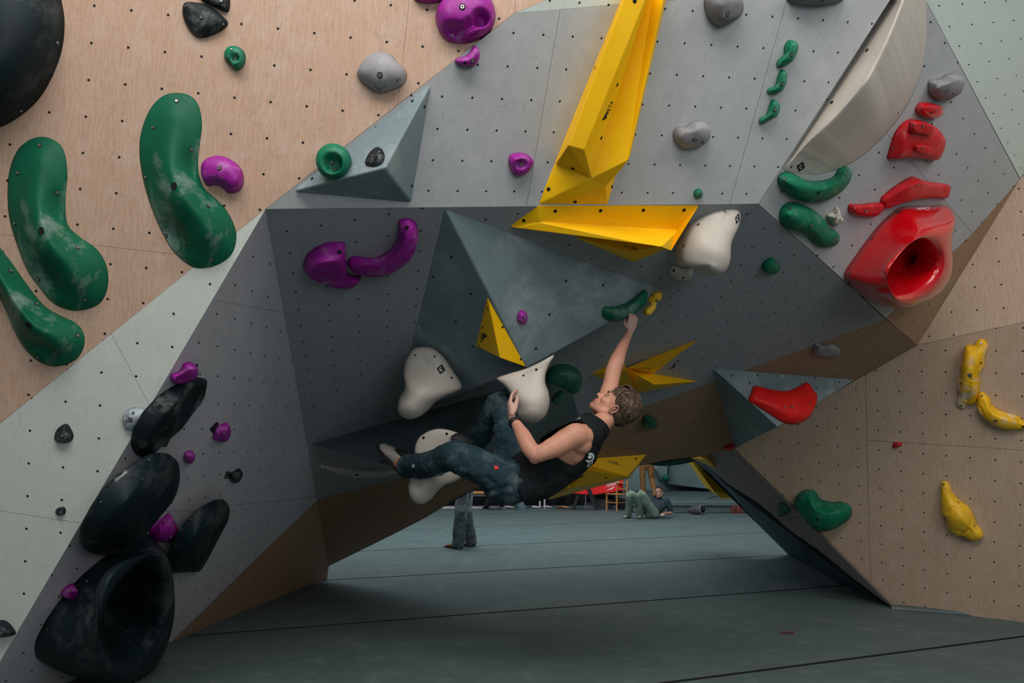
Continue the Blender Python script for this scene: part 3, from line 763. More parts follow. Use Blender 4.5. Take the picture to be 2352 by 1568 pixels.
# yellow volume on the far side of the right leg
FP = plane_px((1570, 1048, 11.2), (1690, 1150, 10.9), (1700, 1060, 10.2))
Y5V = volume('yellow_volume', FP, [(1565, 1040, 0), (1590, 1038, .0), (1580, 1046, .35), (1700, 1140, .0), (1655, 1144, .25), (1640, 1128, .32), (1664, 1149, 0), (1622, 1118, .2)],
             [(0, 2, 7), (2, 5, 7), (2, 1, 3, 5), (0, 1, 2), (5, 3, 4), (7, 5, 4), (4, 3, 6), (0, 7, 4, 6), (0, 6, 3, 1)], YEL,
             'yellow volume on the far side of the arch\'s right leg', bevel=.01)
Y6V = volume('yellow_volume', PX, [(1582, 1050, 0), (1621, 1041, 0), (1646, 1076, .0), (1622, 1056, .08)], [(0, 1, 3), (1, 2, 3), (0, 3, 2), (0, 2, 1)], YEL,
             'small shaded yellow wedge under the top of the arch\'s right leg', bevel=.004)

# ------------------------------------------------------------------ holds on the peach plywood
hold('sloper_hold', PW, [(-120, -60), (60, -90), (125, -40), (145, 20), (148, 70), (141, 120), (122, 172), (95, 220), (58, 258), (0, 293), (-80, 310), (-170, 200), (-180, 50)], [(-60, 20, .26), (-20, 120, .26)], TEAL,
     'huge black dome hold in the top left corner', bolts=[(131, 98), (48, 254)], n=110, rings=18, p=2.0)
KID = 'green kidney macros'
h = hold('kidney_hold', PW, [(100, 314), (130, 325), (148, 350), (155, 400), (151, 450), (151, 490), (158, 520), (185, 545), (220, 570), (242, 603), (249, 640), (243, 675), (225, 700), (190, 712), (160, 712), (120, 695), (90, 660), (62, 620), (38, 560), (21, 500), (17, 440), (22, 390), (40, 345), (70, 320)],
     [(92, 380, .06), (85, 470, .11), (115, 560, .17), (165, 625, .12)], GRN, 'middle one of the three green kidney-shaped holds on the peach plywood', p=-.55, n=110, rings=24,
     dents=[(124, 478, 26, 52, 0, .045, 0), (110, 640, 50, 30, .9, .04, 0)], bolts=[(91, 334), (42, 397), (131, 442), (178, 569), (34, 513), (88, 641), (195, 688), (95, 530, .018, 'hole')], group=None)
clover(h, (129, 663), 13)
h = hold('kidney_hold', PW, [(410, 213), (440, 222), (457, 245), (464, 285), (460, 325), (455, 370), (458, 405), (472, 435), (500, 460), (525, 490), (542, 530), (543, 565), (532, 592), (505, 610), (472, 618), (440, 612), (400, 580), (370, 530), (345, 470), (328, 410), (320, 350), (325, 300), (345, 250), (375, 220)],
     [(400, 280, .06), (390, 370, .11), (420, 450, .17), (470, 520, .12)], GRN, 'rightmost and highest of the green kidney-shaped holds, with a chalk streak', p=-.55, n=110, rings=24,
     dents=[(430, 385, 28, 50, 0, .045, 0), (400, 540, 52, 30, .9, .04, 0)], bolts=[(406, 232), (352, 293), (439, 343), (335, 407), (478, 473), (381, 541), (486, 595), (400, 427, .018, 'hole')])
clover(h, (422, 567), 14)
h = hold('kidney_hold', PW, [(-30, 520), (0, 568), (25, 600), (60, 650), (100, 700), (140, 725), (175, 742), (192, 765), (193, 795), (175, 825), (140, 840), (105, 838), (70, 815), (40, 775), (12, 710), (-15, 660), (-50, 640), (-60, 560)],
     [(-10, 620, .10), (40, 700, .15), (80, 750, .16), (130, 780, .10)], GRN, 'green kidney-shaped hold cut off by the left picture edge', p=-.55, n=100, rings=24,
     dents=[(95, 800, 45, 26, .5, .04, 0)], bolts=[(24, 622), (84, 698), (178, 770), (88, 820), (14, 716), (66, 747, .018, 'hole')])
clover(h, (129, 812), 15)
hold('half_moon_hold', PW, Z1([(1330, 20), (1420, 18), (1500, 38), (1580, 95), (1645, 165), (1600, 220), (1520, 260), (1450, 276), (1400, 258), (1345, 190), (1315, 100)]), Z1([(1430, 100, .05), (1520, 150, .045)]), BLK,
     'black half-moon hold with three bolts near the top left', dents=[], bolts=Z1([(1452, 124), (1342, 45, .008), (1605, 172, .008), (1412, 215, .008)]), rough=.004)
hold('half_moon_hold', PW, Z1([(1440, -10), (1530, 45), (1600, 75), (1640, 90), (1657, 50), (1645, -40), (1540, -70), (1450, -60)]), Z1([(1560, 0, .045)]), BLK,
     'black hold cut off by the top edge above the half-moon hold', bolts=Z1([(1592, 4)]))
hold('jug_hold', PW, Z1([(1620, 375), (1650, 340), (1700, 331), (1750, 360), (1771, 410), (1760, 470), (1720, 508), (1690, 500), (1665, 465), (1620, 430)]), Z1([(1690, 400, .055), (1710, 450, .055)]), GRNB,
     'small green pocket hold with a bolt on the peach plywood', dents=Z1([(1692, 416, 13, 13, 0, .03, .3)])and[(539, 132.5, 13, 13, 0, .028, .3)], bolts=[(539, 135), (532, 114, .006)])
hold('jug_hold', PW, Z1([(1470, 1160), (1530, 1125), (1600, 1124), (1680, 1158), (1740, 1220), (1757, 1290), (1740, 1360), (1690, 1392), (1640, 1390), (1600, 1352), (1550, 1335), (1500, 1342), (1462, 1290), (1453, 1210)]),
     Z1([(1520, 1230, .07), (1600, 1230, .08), (1690, 1290, .07)]), MAG, 'magenta jug right of the highest green kidney hold', dents=[(503, 428, 36, 17, .35, .035, .2)], bolts=[(503.5, 386)], rough=.003)
h = hold('sloper_hold', PW, Z4([(690, 520), (722, 460), (790, 392), (860, 373), (935, 395), (985, 450), (1040, 510), (1048, 560), (1020, 615), (955, 650), (880, 675), (830, 662), (740, 605), (700, 565)]),
     Z4([(820, 500, .09), (900, 510, .09)]), GRH, 'pale grey dome hold with a moulded down arrow on the peach plywood', bolts=Z4([(855, 540, .014), (990, 575, .010)]), rough=.004)
on_surface('arrow_relief', h, Z4([(848, 582), (864, 582), (862, 640), (890, 615), (902, 622), (858, 660), (815, 625), (822, 613), (848, 638)]), [(0, 1, 2, 3, 4, 5, 6, 7, 8)], GINK)
h = hold('pocket_hold', PW, Z4([(1255, 130), (1272, 60), (1320, -5), (1400, -55), (1500, -75), (1600, -60), (1660, 0), (1685, 80), (1682, 160), (1645, 235), (1560, 292), (1450, 317), (1350, 300), (1285, 235)]),
     Z4([(1400, 80, .12), (1520, 100, .12)]), MAG, 'big magenta dome with two scooped pockets by the plywood edge', dents=[(1045, 70, 36, 24, .25, .055, .25), (1104, 40, 26, 23, .7, .075, .35), (1080, 55, 28, 18, -.5, .05, .2)],
     bolts=Z4([(1449, 50, .015), (1376, 254, .008)]), n=100, rings=22)
for k in range(6):
    a = k*math.pi/3; c_, n_ = hit(h, 1092+6*math.cos(a), 75+6*math.sin(a))
    if c_: mk('relief_dot', disc(c_, n_, .006, 8, .003)+[c_+n_*.006], [(i, (i+1) % 8, 8) for i in range(8)], MAG, h)
hold('pocket_hold', PW, Z4([(1090, -20), (1110, 5), (1160, 22), (1230, 27), (1300, 15), (1345, -10), (1340, -60), (1200, -80), (1100, -60)]), Z4([(1210, -20, .05)]), MAG, 'magenta hold cut off by the top edge beside the big magenta dome')
PGR = facing(767, 372, 3.50)
hold('ring_hold', PGR, [(767+40.5*math.cos(t*math.pi/8), 372+41.5*math.sin(t*math.pi/8)) for t in range(16)], [(766, 368, .085)], GRNB,
     'round green bowl hold on the corner of the topmost slate volume', dents=[(763, 374, 25, 25, 0, .062, .55)], bolts=[(763, 373), (770, 389, .008)], p=2.6, n=80, rings=20, back=.10)
PTOP = Plane(PU.pt(667, 441), PU.pt(993, 187), PU.pt(884, 386, .27))
hold('screw_on_hold', PTOP, Z4([(850, 1063), (885, 1100), (887, 1150), (860, 1187), (810, 1201), (754, 1190), (765, 1140), (800, 1090)]), Z4([(822, 1135, .03)]), BLK,
     'small black leaf-shaped hold on the topmost slate volume', bolts=Z4([(825, 1135, .012, 'hole'), (850, 1098, .007), (792, 1170, .007)]))
# ------------------------------------------------------------------ upper grey wall
hold('crimp_hold', PU, Z4([(1530, 330), (1562, 348), (1573, 400), (1556, 450), (1522, 480), (1450, 477), (1402, 458), (1398, 425), (1440, 412), (1490, 388)]), Z4([(1540, 400, .06), (1500, 440, .06), (1430, 440, .04)]), MAG,
     'magenta curved hold on the grey wall below the big magenta dome', bolts=Z4([(1523, 438, .012), (1468, 452, .007, 'hole')]))
hold('jug_hold', PU, Z4([(1790, 1120), (1830, 1100), (1900, 1105), (1950, 1140), (1958, 1180), (1920, 1240), (1840, 1270), (1805, 1240), (1780, 1165)]), Z4([(1850, 1160, .07), (1860, 1200, .06)]), MAG,
     'magenta cup hold alone in the middle of the upper grey wall', dents=[(1197, 377, 15, 13, 0, .03, .4)], bolts=[(1197, 377)], n=72, rings=16)
hold('sloper_hold', PU, Z5([(1180, 40), (1190, -20), (1260, -45), (1380, -25), (1406, 30), (1390, 90), (1340, 130), (1260, 152), (1205, 112)]), Z5([(1290, 40, .10), (1300, 90, .09)]), GRHD, 'dark grey dome hold at the top edge right of the tall yellow volume', bolts=Z5([(1318, 82, .012)]))
hold('sloper_hold', PU, Z5([(1000, 770), (1020, 737), (1070, 735), (1110, 707), (1160, 701), (1202, 730), (1209, 790), (1172, 842), (1080, 866), (1035, 842), (1004, 805)]), Z5([(1060, 790, .07), (1140, 760, .10)]), GRH,
     'rounded grey hold in the middle of the upper grey wall', bolts=Z5([(1125, 812, .012), (1172, 826, .006, 'hole')]))
hold('foothold', PU, [(1603.5+11*math.cos(t*math.pi/5), 445+12*math.sin(t*math.pi/5)) for t in range(10)], [(1605, 445, .03)], GRNB, 'tiny round green foothold above the big cream bulb', bolts=[(1608, 447, .010)], n=32, rings=8)
J3 = [('highest', [(310, 258), (350, 265), (365, 300), (350, 350), (320, 400), (272, 430), (235, 431), (238, 390), (278, 350), (282, 300)], [(335, 300, .06), (300, 370, .06), (265, 400, .04)], (330, 350)),
      ('middle', [(262, 447), (290, 460), (293, 500), (275, 560), (240, 601), (177, 597), (178, 570), (222, 550), (240, 490)], [(268, 490, .055), (245, 560, .055), (200, 580, .04)], (270, 540)),
      ('lowest', [(205, 637), (240, 655), (248, 700), (222, 750), (180, 770), (140, 797), (118, 782), (130, 755), (165, 740), (187, 670)], [(215, 680, .055), (195, 735, .055), (145, 775, .035)], (222, 705))]
for nm, o, s, b in J3:
    hold('crimp_hold', PU, Z6(o), Z6(s), GRNB, nm+' of the three small green crimps in a column', group='green crimps in a column', bolts=Z6([b+(.011,)]), rough=.004)
hold('sloper_hold', PU, Z6([(295, -5), (350, 24), (450, 37), (560, 30), (665, -2), (620, -60), (450, -90), (340, -60)]), Z6([(460, -20, .08)]), GRHD, 'dark grey hold cut off by the top edge left of the cream sail', bolts=Z6([(528, 5, .006, 'hole')]))
# ------------------------------------------------------------------ right grey facet
SL = hold('sail_hold', PR, Z6([(1010, -70), (1180, -75), (1198, 150), (1197, 280), (1172, 430), (1130, 560), (1060, 700), (980, 810), (880, 920), (760, 1020), (640, 1085), (520, 1118), (430, 1122), (335, 1110), (277, 1087), (330, 1003), (370, 941), (460, 799), (530, 688), (600, 578), (670, 467), (740, 357), (810, 246), (880, 135), (945, 32)]),
     Z6([(1065, -60, .09), (960, 210, .16), (870, 400, .19), (790, 540, .21), (640, 720, .16), (460, 890, .10), (310, 1060, .012)]), CREAM,
     'long cream sail-shaped hold with a sharp ridge, top right', p=1.12, n=150, rings=24, bolts=Z6([(816, 323, .010, 'hole'), (590, 658, .010, 'hole'), (330, 1072, .007, 'hole'), (1016, 725, .007, 'hole')]))
square_logo(SL, (1839.5, 382.5), (7, -5), (2.5, 7))
hold('sloper_hold', PR, Z6([(1206, 545), (1215, 515), (1280, 507), (1320, 480), (1370, 472), (1410, 500), (1408, 550), (1370, 610), (1280, 645), (1235, 630), (1210, 590)]), Z6([(1260, 570, .07), (1350, 530, .10)]), GRH,
     'rounded grey hold on the right grey facet near the mint wall', bolts=Z6([(1332, 585, .012), (1370, 602, .006, 'hole')]))
hold('crimp_hold', PR, Z6([(1124, 702), (1150, 660), (1190, 652), (1260, 670), (1275, 700), (1265, 740), (1220, 757), (1160, 745)]), Z6([(1170, 695, .06), (1230, 705, .06)]), RED, 'small glossy red block hold just below the rounded grey hold', p=3.5, bolts=Z6([(1228, 725, .009, 'hole'), (1165, 704, .006), (1258, 706, .006)]))
RP = hold('plate_hold', PR, Z6([(945, 1022), (950, 985), (962, 940), (1000, 840), (1070, 771), (1140, 770), (1222, 800), (1285, 880), (1280, 950), (1242, 1022), (1170, 1014), (1100, 1010), (1010, 1014)]), Z6([(1060, 920, .08), (1180, 910, .08)]), REDM,
     'red pentagonal plate hold with two raised blocks', p=3.2, n=96, rings=20, bolts=Z6([(983, 957, .008)]))
PRU = Plane.__new__(Plane); PRU.o = PR.o+PR.n*.07; PRU.n = PR.n
hold('block', PRU, Z6([(1085, 785), (1112, 772), (1165, 778), (1222, 800), (1226, 820), (1212, 866), (1150, 862), (1085, 846)]), Z6([(1120, 815, .04), (1185, 822, .04)]), REDM, p=5, n=48, rings=8, parent=RP, bolts=Z6([(1176, 813, .012), (1117, 798, .006)]))
hold('block', PRU, Z6([(1112, 928), (1150, 924), (1200, 935), (1208, 960), (1205, 990), (1165, 994), (1110, 968)]), Z6([(1140, 950, .035), (1180, 958, .035)]), REDM, p=5, n=48, rings=8, parent=RP, bolts=Z6([(1175, 950, .010), (1135, 942, .006)]))
hold('wing_hold', PR, Z6([(903, 1275), (930, 1245), (1000, 1190), (1095, 1135), (1135, 1142), (1200, 1165), (1340, 1188), (1336, 1230), (1325, 1273), (1230, 1270), (1100, 1280), (1000, 1305), (905, 1345)]), Z6([(940, 1285, .05), (1050, 1215, .08), (1120, 1190, .09), (1240, 1215, .06), (1300, 1228, .04)]), REDM,
     'long angular red hold directly above the big glossy red scoop', p=3.0, n=100, rings=14, bolts=Z6([(1142, 1190, .011)]))
hold('crimp_hold', PR, Z6([(692, 1350), (702, 1312), (760, 1312), (880, 1300), (907, 1312), (895, 1350), (850, 1385), (770, 1390), (710, 1372)]), Z6([(740, 1350, .05), (850, 1335, .05)]), REDM, 'narrow red rail hold left of the long angular red hold', p=3.2, bolts=Z6([(808, 1355, .011), (728, 1335, .007)]))
RS = rimmed('scoop_hold', PR, Z7([(1110, 285), (1220, 276), (1320, 276), (1425, 272), (1402, 340), (1378, 400), (1368, 470), (1378, 570), (1375, 680), (1340, 770), (1270, 850), (1180, 900), (1080, 925), (1010, 955), (930, 955), (860, 920), (780, 860), (735, 800), (722, 740), (800, 620), (880, 510), (960, 410), (1040, 335)]),
     Z7([(1020, 800, .36), (1012, 730, .36), (1070, 640, .35), (1150, 560, .33), (1240, 510, .31), (1320, 525, .30), (1378, 590, .30), (1388, 680, .31), (1345, 780, .33), (1250, 870, .35), (1150, 912, .37), (1070, 900, .38)]),
     Z7([(1240, 660, .02)])[0], RED, 'big glossy red scoop hold with a deep hollow', bulge=.25, inner=2.6, n=150, bolts=Z7([(1098, 322, .012), (908, 502, .010), (752, 748, .007)]))
lettering(RS, 'Cheeta', (2134, 475), (2106, 478), (0, 7), WINK)
hold('banana_hold', PR, Z7([(257, 97), (275, 60), (320, 42), (380, 60), (440, 95), (520, 106), (600, 95), (650, 70), (680, 20), (720, 5), (757, 20), (758, 80), (720, 150), (650, 210), (560, 247), (450, 250), (350, 215), (285, 160)]),
     Z7([(310, 110, .06), (400, 150, .09), (520, 175, .09), (640, 140, .09), (715, 60, .06)]), GRNB, 'upper green banana hold touching the tip of the cream sail', p=2.0, n=110, rings=16, bolts=Z7([(308, 93, .010), (542, 190, .012, 'hole'), (742, 40, .007)]))
hold('banana_hold', PR, Z7([(268, 350), (285, 290), (340, 252), (400, 258), (480, 290), (560, 350), (605, 425), (655, 445), (675, 480), (670, 525), (630, 556), (560, 565), (500, 535), (450, 480), (390, 455), (320, 440), (280, 400)]),
     Z7([(330, 340, .07), (420, 370, .09), (510, 430, .09), (590, 500, .07)]), GRNB, 'lower green lobed hold left of the small bone-white hold', p=2.0, n=110, rings=16, bolts=Z7([(345, 297, .012), (490, 415, .015), (655, 508, .007)]))
hold('knob_hold', PR, Z7([(592, 345), (615, 328), (640, 315), (655, 290), (668, 281), (678, 310), (682, 345), (701, 370), (692, 386), (665, 402), (645, 413), (620, 400), (608, 375)]), Z7([(645, 355, .06)]), WHT,
     'small bone-white skull-like hold between green and red holds', bolts=Z7([(656, 330, .007, 'hole'), (660, 367, .010), (692, 372, .006, 'hole')]), rough=.006)
# ------------------------------------------------------------------ overhang
hold('knob_hold', PC, Z7([(150, 685), (168, 660), (190, 645), (213, 634), (238, 652), (268, 678), (273, 705), (240, 738), (190, 742), (155, 728)]), Z7([(208, 700, .05)]), GRNB, 'small chalky green knob alone right of the big cream bulb')
hold('bone_hold', PC, Z7([(499, 1265), (515, 1236), (545, 1225), (575, 1242), (640, 1235), (685, 1255), (693, 1285), (670, 1313), (600, 1318), (530, 1312), (503, 1292)]), Z7([(540, 1265, .05), (640, 1275, .05)]), GRH, 'grey bone-shaped hold on the brown painted band', bolts=Z7([(527, 1277, .012), (540, 1258, .008, 'hole')]))
MD = hold('half_moon_hold', PC, Y1([(276, 450), (300, 380), (380, 322), (470, 298), (545, 305), (553, 350), (558, 440), (562, 500), (600, 520), (652, 518), (650, 545), (600, 585), (560, 592), (450, 580), (350, 545), (290, 500)]),
     Y1([(400, 430, .12), (480, 440, .12), (560, 545, .06)]), MAG, 'magenta half-disc hold with a hooked toe, left on the overhang', bolts=Y1([(512, 368, .013, 'hole')]), p=2.4, n=96, rings=16)
hold('banana_hold', PC, Y1([(563, 445), (572, 410), (612, 392), (680, 401), (760, 398), (840, 350), (888, 280), (900, 215), (897, 165), (945, 145), (1000, 160), (1027, 210), (1026, 285), (990, 370), (905, 450), (800, 500), (700, 510), (615, 490)]),
     Y1([(620, 445, .07), (760, 445, .10), (880, 390, .11), (955, 290, .10), (962, 210, .07)]), MAG, 'curved magenta sausage hold on the overhang', bolts=Y1([(953, 206, .013, 'hole')]), n=96, rings=14)
PLF = Plane(PC.pt(1021, 477), PC.pt(1532, 668), Pd(1210, 845, 4.42))
PDF = Plane(PC.pt(1021, 477), PC.pt(905, 962), Pd(1210, 845, 4.42))
hold('foothold', PLF, Y1([(1674, 800), (1680, 765), (1708, 745), (1735, 765), (1744, 800), (1730, 835), (1705, 840), (1680, 825)]), Y1([(1710, 795, .035)]), MAG, 'tiny magenta foothold on the light face of the largest pyramid', bolts=Y1([(1720, 795, .010)]), n=36, rings=8)
hold('knob_hold', facing(1156, 815, 4.40), Y1([(1558, 1040), (1570, 1020), (1592, 1017), (1608, 1035), (1604, 1058), (1580, 1065), (1565, 1056)]), Y1([(1585, 1040, .02)]), YELH, 'tiny round yellow knob on the slim yellow triangle', back=.05, bolts=Y1([(1578, 1050, .006, 'hole'), (1592, 1052, .006, 'hole')]), n=32, rings=8)
PGB = facing(1430, 702, 4.62, .25, .1)
GB = hold('banana_hold', PGB, Y2([(414, 950), (425, 900), (450, 868), (500, 885), (580, 890), (660, 860), (730, 805), (775, 768), (805, 785), (810, 830), (790, 880), (740, 925), (650, 990), (560, 1016), (480, 1000), (430, 980)]), Y2([(470, 940, .06), (560, 950, .08), (660, 915, .08), (765, 830, .05)]), GRN,
     'green banana hold gripped by the climber\'s raised hand', back=.08, n=96, rings=12)
PYC = facing(1500, 695, 4.72, .2)
YC = hold('crystal_hold', PYC, Y2([(818, 835), (840, 810), (870, 780), (922, 790), (916, 840), (880, 868), (876, 910), (850, 945), (822, 970), (785, 965), (773, 930), (800, 902), (835, 880), (815, 865)]), Y2([(870, 825, .05), (850, 880, .03), (810, 935, .05)]), YELH,
     'crinkled yellow hold at the tip of the largest pyramid', back=.05, rough=.02)
for q in Y2([(881, 852)]): bolt(YC, q[0], q[1], .010)
PG8 = facing(1297, 868, 5.05, .35)
hold('half_moon_hold', PG8, Y3([(1275, 560), (1290, 500), (1340, 458), (1430, 443), (1510, 470), (1553, 525), (1557, 590), (1530, 650), (1490, 668), (1455, 650), (1400, 615), (1330, 590)]), Y3([(1400, 530, .10), (1490, 570, .09)]), GRND, 'shaded green half-moon hold behind the middle cream bulb', back=.2)
PG9 = facing(1282, 910, 5.35, .35)
hold('block_hold', PG9, Y3([(1328, 712), (1345, 680), (1375, 650), (1405, 641), (1430, 655), (1425, 690), (1385, 738), (1345, 738)]), Y3([(1380, 690, .05)]), GRND, 'small shaded green block hold under the half-moon hold', back=.2, p=3)
hold('knob_hold', PC, Y3([(2005, 870), (2015, 840), (2035, 826), (2065, 828), (2095, 850), (2117, 870), (2115, 900), (2065, 918), (2020, 908)]), Y3([(2060, 870, .08)]), GRND, 'small shaded green knob on the brown band right of the climber\'s hair')
# cream bulbs
def bulb(px, py, d, tilt, outline, spine, label, back, logos=(), bolts=(), n=120, p=2.1, yaw=0):
    P = facing(px, py, d, tilt, yaw)
    w = hold('bulb_hold', P, outline, spine, CREAM, label, None, p=p, back=back, n=n, rings=22, bolts=bolts)
    for l in logos: square_logo(w, *l)
    return w
bulb(985, 880, 4.72, .15, Y1([(985, 1012), (1015, 992), (1070, 987), (1130, 1000), (1200, 1060), (1260, 1150), (1300, 1210), (1316, 1252), (1290, 1275), (1210, 1305), (1150, 1340), (1085, 1410), (1030, 1442), (975, 1451), (925, 1430), (898, 1390), (905, 1325), (935, 1270), (946, 1215), (930, 1165), (943, 1085)]),
     Y1([(1070, 1080, .05), (1120, 1160, .10), (1060, 1270, .22), (985, 1360, .24)]), 'cream bulb hold left of the middle one, under the big pyramid', .22, logos=[((1013, 848), (6, -5), (4, 7))], bolts=Y1([(1135, 1050, .007, 'hole'), (1245, 1190, .008, 'hole'), (1008, 1042, .006, 'hole')]))
CB = bulb(1215, 895, 4.36, .12, Y3([(1348, 376), (1310, 450), (1284, 530), (1286, 595), (1308, 655), (1315, 740), (1290, 820), (1230, 875), (1160, 890), (1100, 868), (1066, 820), (1060, 765), (1035, 700), (1000, 640), (955, 590), (915, 552), (1000, 518), (1130, 480), (1230, 435)]),
     Y3([(1150, 520, .03), (1165, 600, .09), (1185, 700, .15), (1185, 770, .16)]), 'cream bulb hold that the climber\'s left hand wraps', .12, bolts=Y3([(1215, 486, .008, 'hole'), (1118, 530, .007, 'hole')]))
bulb(1632, 550, 4.28, .2, Y2([(1420, 103), (1480, 108), (1525, 140), (1537, 200), (1520, 280), (1470, 370), (1447, 430), (1443, 500), (1430, 570), (1385, 630), (1320, 655), (1250, 645), (1205, 612), (1165, 585), (1110, 588), (1055, 575), (1030, 520), (1035, 440), (1070, 340), (1120, 265), (1190, 205), (1300, 135)]),
     Y2([(1420, 190, .06), (1370, 300, .14), (1320, 440, .22), (1310, 560, .22)]), 'big cream bulb hold right of the wide yellow ledge', .2, logos=[((1693.5, 502), (4, -5), (1, 8))], bolts=Y2([(1416, 153, .008), (1207, 257, .010), (1090, 425, .008, 'hole')]), n=130)
hold('sloper_hold', PC, Y2([(968, 610), (985, 580), (1020, 572), (1060, 590), (1110, 600), (1160, 600), (1162, 640), (1130, 675), (1090, 683), (1030, 675), (985, 645)]), Y2([(1050, 635, .05)]), CREAM, 'small shaded cream hold just left of the big cream bulb', bolts=Y2([(1015, 618, .008, 'hole'), (1088, 674, .008, 'hole')]))
bulb(1005, 1070, 4.70, .1, [(952, 1055), (953, 1025), (967, 1000), (1000, 985), (1035, 988), (1065, 1002), (1080, 1021), (1078, 1060), (1067, 1088), (1050, 1104), (1025, 1112), (1005, 1128), (988, 1148), (965, 1157), (945, 1145), (938, 1120), (941, 1100), (938, 1078)],
     [(1015, 1025, .03), (1000, 1070, .05), (968, 1125, .12)], 'cream bulb hold behind the climber\'s shin, lowest on the overhang', .3, bolts=[(1026, 996, .009, 'hole'), (973, 1005, .009, 'hole')])
hold('sliver_hold', PC, [(732, 1068), (780, 1072), (850, 1077), (925, 1075), (900, 1088), (860, 1095), (800, 1094), (760, 1083)], [(790, 1080, .03), (870, 1083, .03)], CREAM, 'thin cream crescent hold low on the left of the overhang', bolts=[(820, 1090, .016, 'hole'), (747, 1075, .008, 'hole')])
# ------------------------------------------------------------------ right leg and plywood
PV3 = Plane(PC.pt(1637, 845), Pd(1965, 871, PR2.depth(1965, 871)), Pd(1786, 980, 5.75))
hold('swoosh_hold', PV3, Z8([(288, 285), (300, 245), (320, 207), (380, 226), (450, 238), (500, 235), (560, 212), (606, 187), (630, 210), (645, 240), (668, 265), (655, 325), (620, 385), (560, 418), (510, 420), (460, 402), (380, 350), (325, 315)]),
     Z8([(340, 270, .05), (450, 310, .09), (560, 310, .09), (610, 260, .05)]), REDF, 'bright red swoosh hold on the blue-grey volume', p=2.6, n=110, rings=14, bolts=Z8([(335, 268, .007), (528, 323, .013), (487, 326, .009), (627, 302, .009), (610, 258, .007)]))
hold('foothold', PC, Z8([(150, 545), (175, 533), (206, 532), (208, 552), (180, 558), (152, 556)]), Z8([(182, 545, .04)]), REDM, 'tiny red foothold at the plywood corner below the blue-grey volume', n=36, rings=8)
hold('foothold', PR2, Z8([(1085, 540), (1092, 520), (1112, 518), (1138, 523), (1136, 538), (1108, 552), (1090, 550)]), Z8([(1112, 532, .03)]), REDM, 'tiny red foothold on the right plywood below the horizontal joint', n=36, rings=8, bolts=Z8([(1112, 533, .008)]))
hold('kidney_hold', PR2, Z8([(543, 870), (550, 820), (590, 787), (640, 780), (665, 800), (690, 835), (750, 850), (810, 850), (853, 872), (862, 915), (840, 950), (790, 985), (730, 1003), (670, 997), (620, 955), (570, 905)]),
     Z8([(610, 840, .12), (660, 900, .20), (740, 925, .20), (810, 900, .12)]), GRNB, 'glossy green kidney hold on the right plywood by the arch', n=110, rings=16, bolts=Z8([(567, 828, .008), (845, 905, .008), (667, 948, .012, 'hole'), (672, 822, .006), (683, 843, .006)]))
hold('wedge_hold', PX, Z8([(459, 858), (480, 855), (520, 888), (512, 905), (490, 922), (462, 915)]), Z8([(487, 888, .06)]), GRND, 'flat dark green hold on the weathered edge of the arch', n=40, rings=8, p=3)
YB = hold('ribbed_hold', PR2, X5([(262, 70), (300, 55), (335, 78), (345, 120), (322, 185), (318, 245), (292, 310), (288, 390), (278, 450), (248, 522), (195, 525), (170, 560), (128, 540), (116, 495), (138, 445), (120, 400), (128, 345), (146, 325), (150, 245), (162, 180), (184, 105), (240, 97)]),
     X5([(300, 110, .05), (225, 200, .13), (205, 320, .14), (215, 430, .12), (155, 520, .04)]), YELC, 'upper yellow ribbed hold with a white chalked flank', n=200, rings=26, dents=[(2160+x/3.135, 760+y/3.135, rx, ry, rot, .022, .1) for x, y, rx, ry, rot in [(262, 118, 7, 3, 0), (258, 150, 8, 3.4, .1), (252, 182, 8, 3.4, .1), (236, 214, 8, 3.4, .1), (228, 246, 8, 4, .1), (285, 255, 5, 12, .2), (214, 352, 10, 2.8, .3), (208, 376, 11, 2.8, .3), (202, 400, 12, 2.8, .3), (196, 424, 12, 2.8, .35), (190, 448, 12, 2.8, .35), (186, 472, 11, 2.8, .4), (182, 496, 10, 2.8, .4), (135, 400, 4, 10, .1)]], bolts=X5([(212, 319, .016), (292, 85, .010), (152, 537, .010), (292, 229, .009, 'hole'), (152, 376, .009, 'hole')]))
hold('ribbed_hold', PR2, X5([(260, 520), (275, 450), (310, 440), (355, 480), (375, 535), (450, 578), (550, 605), (605, 650), (650, 690), (602, 702), (480, 706), (400, 682), (340, 640), (290, 600), (263, 560)]),
     X5([(310, 520, .07), (370, 600, .12), (470, 650, .10), (590, 680, .05)]), YELC, 'middle yellow banana-like hold at the right picture edge', n=180, rings=24, dents=[(2160+x/3.135, 760+y/3.135, rx, ry, rot, .016, .1) for x, y, rx, ry, rot in [(385, 560, 22, 2.6, .75), (460, 610, 24, 2.6, .45), (540, 640, 22, 2.6, .35), (290, 560, 3, 8, -.4), (303, 590, 3, 8, -.5), (346, 612, 6, 1.6, -.3), (430, 590, 16, 2, .6)]], bolts=X5([(396, 647, .014), (297, 466, .010), (595, 688, .009, 'hole')]))
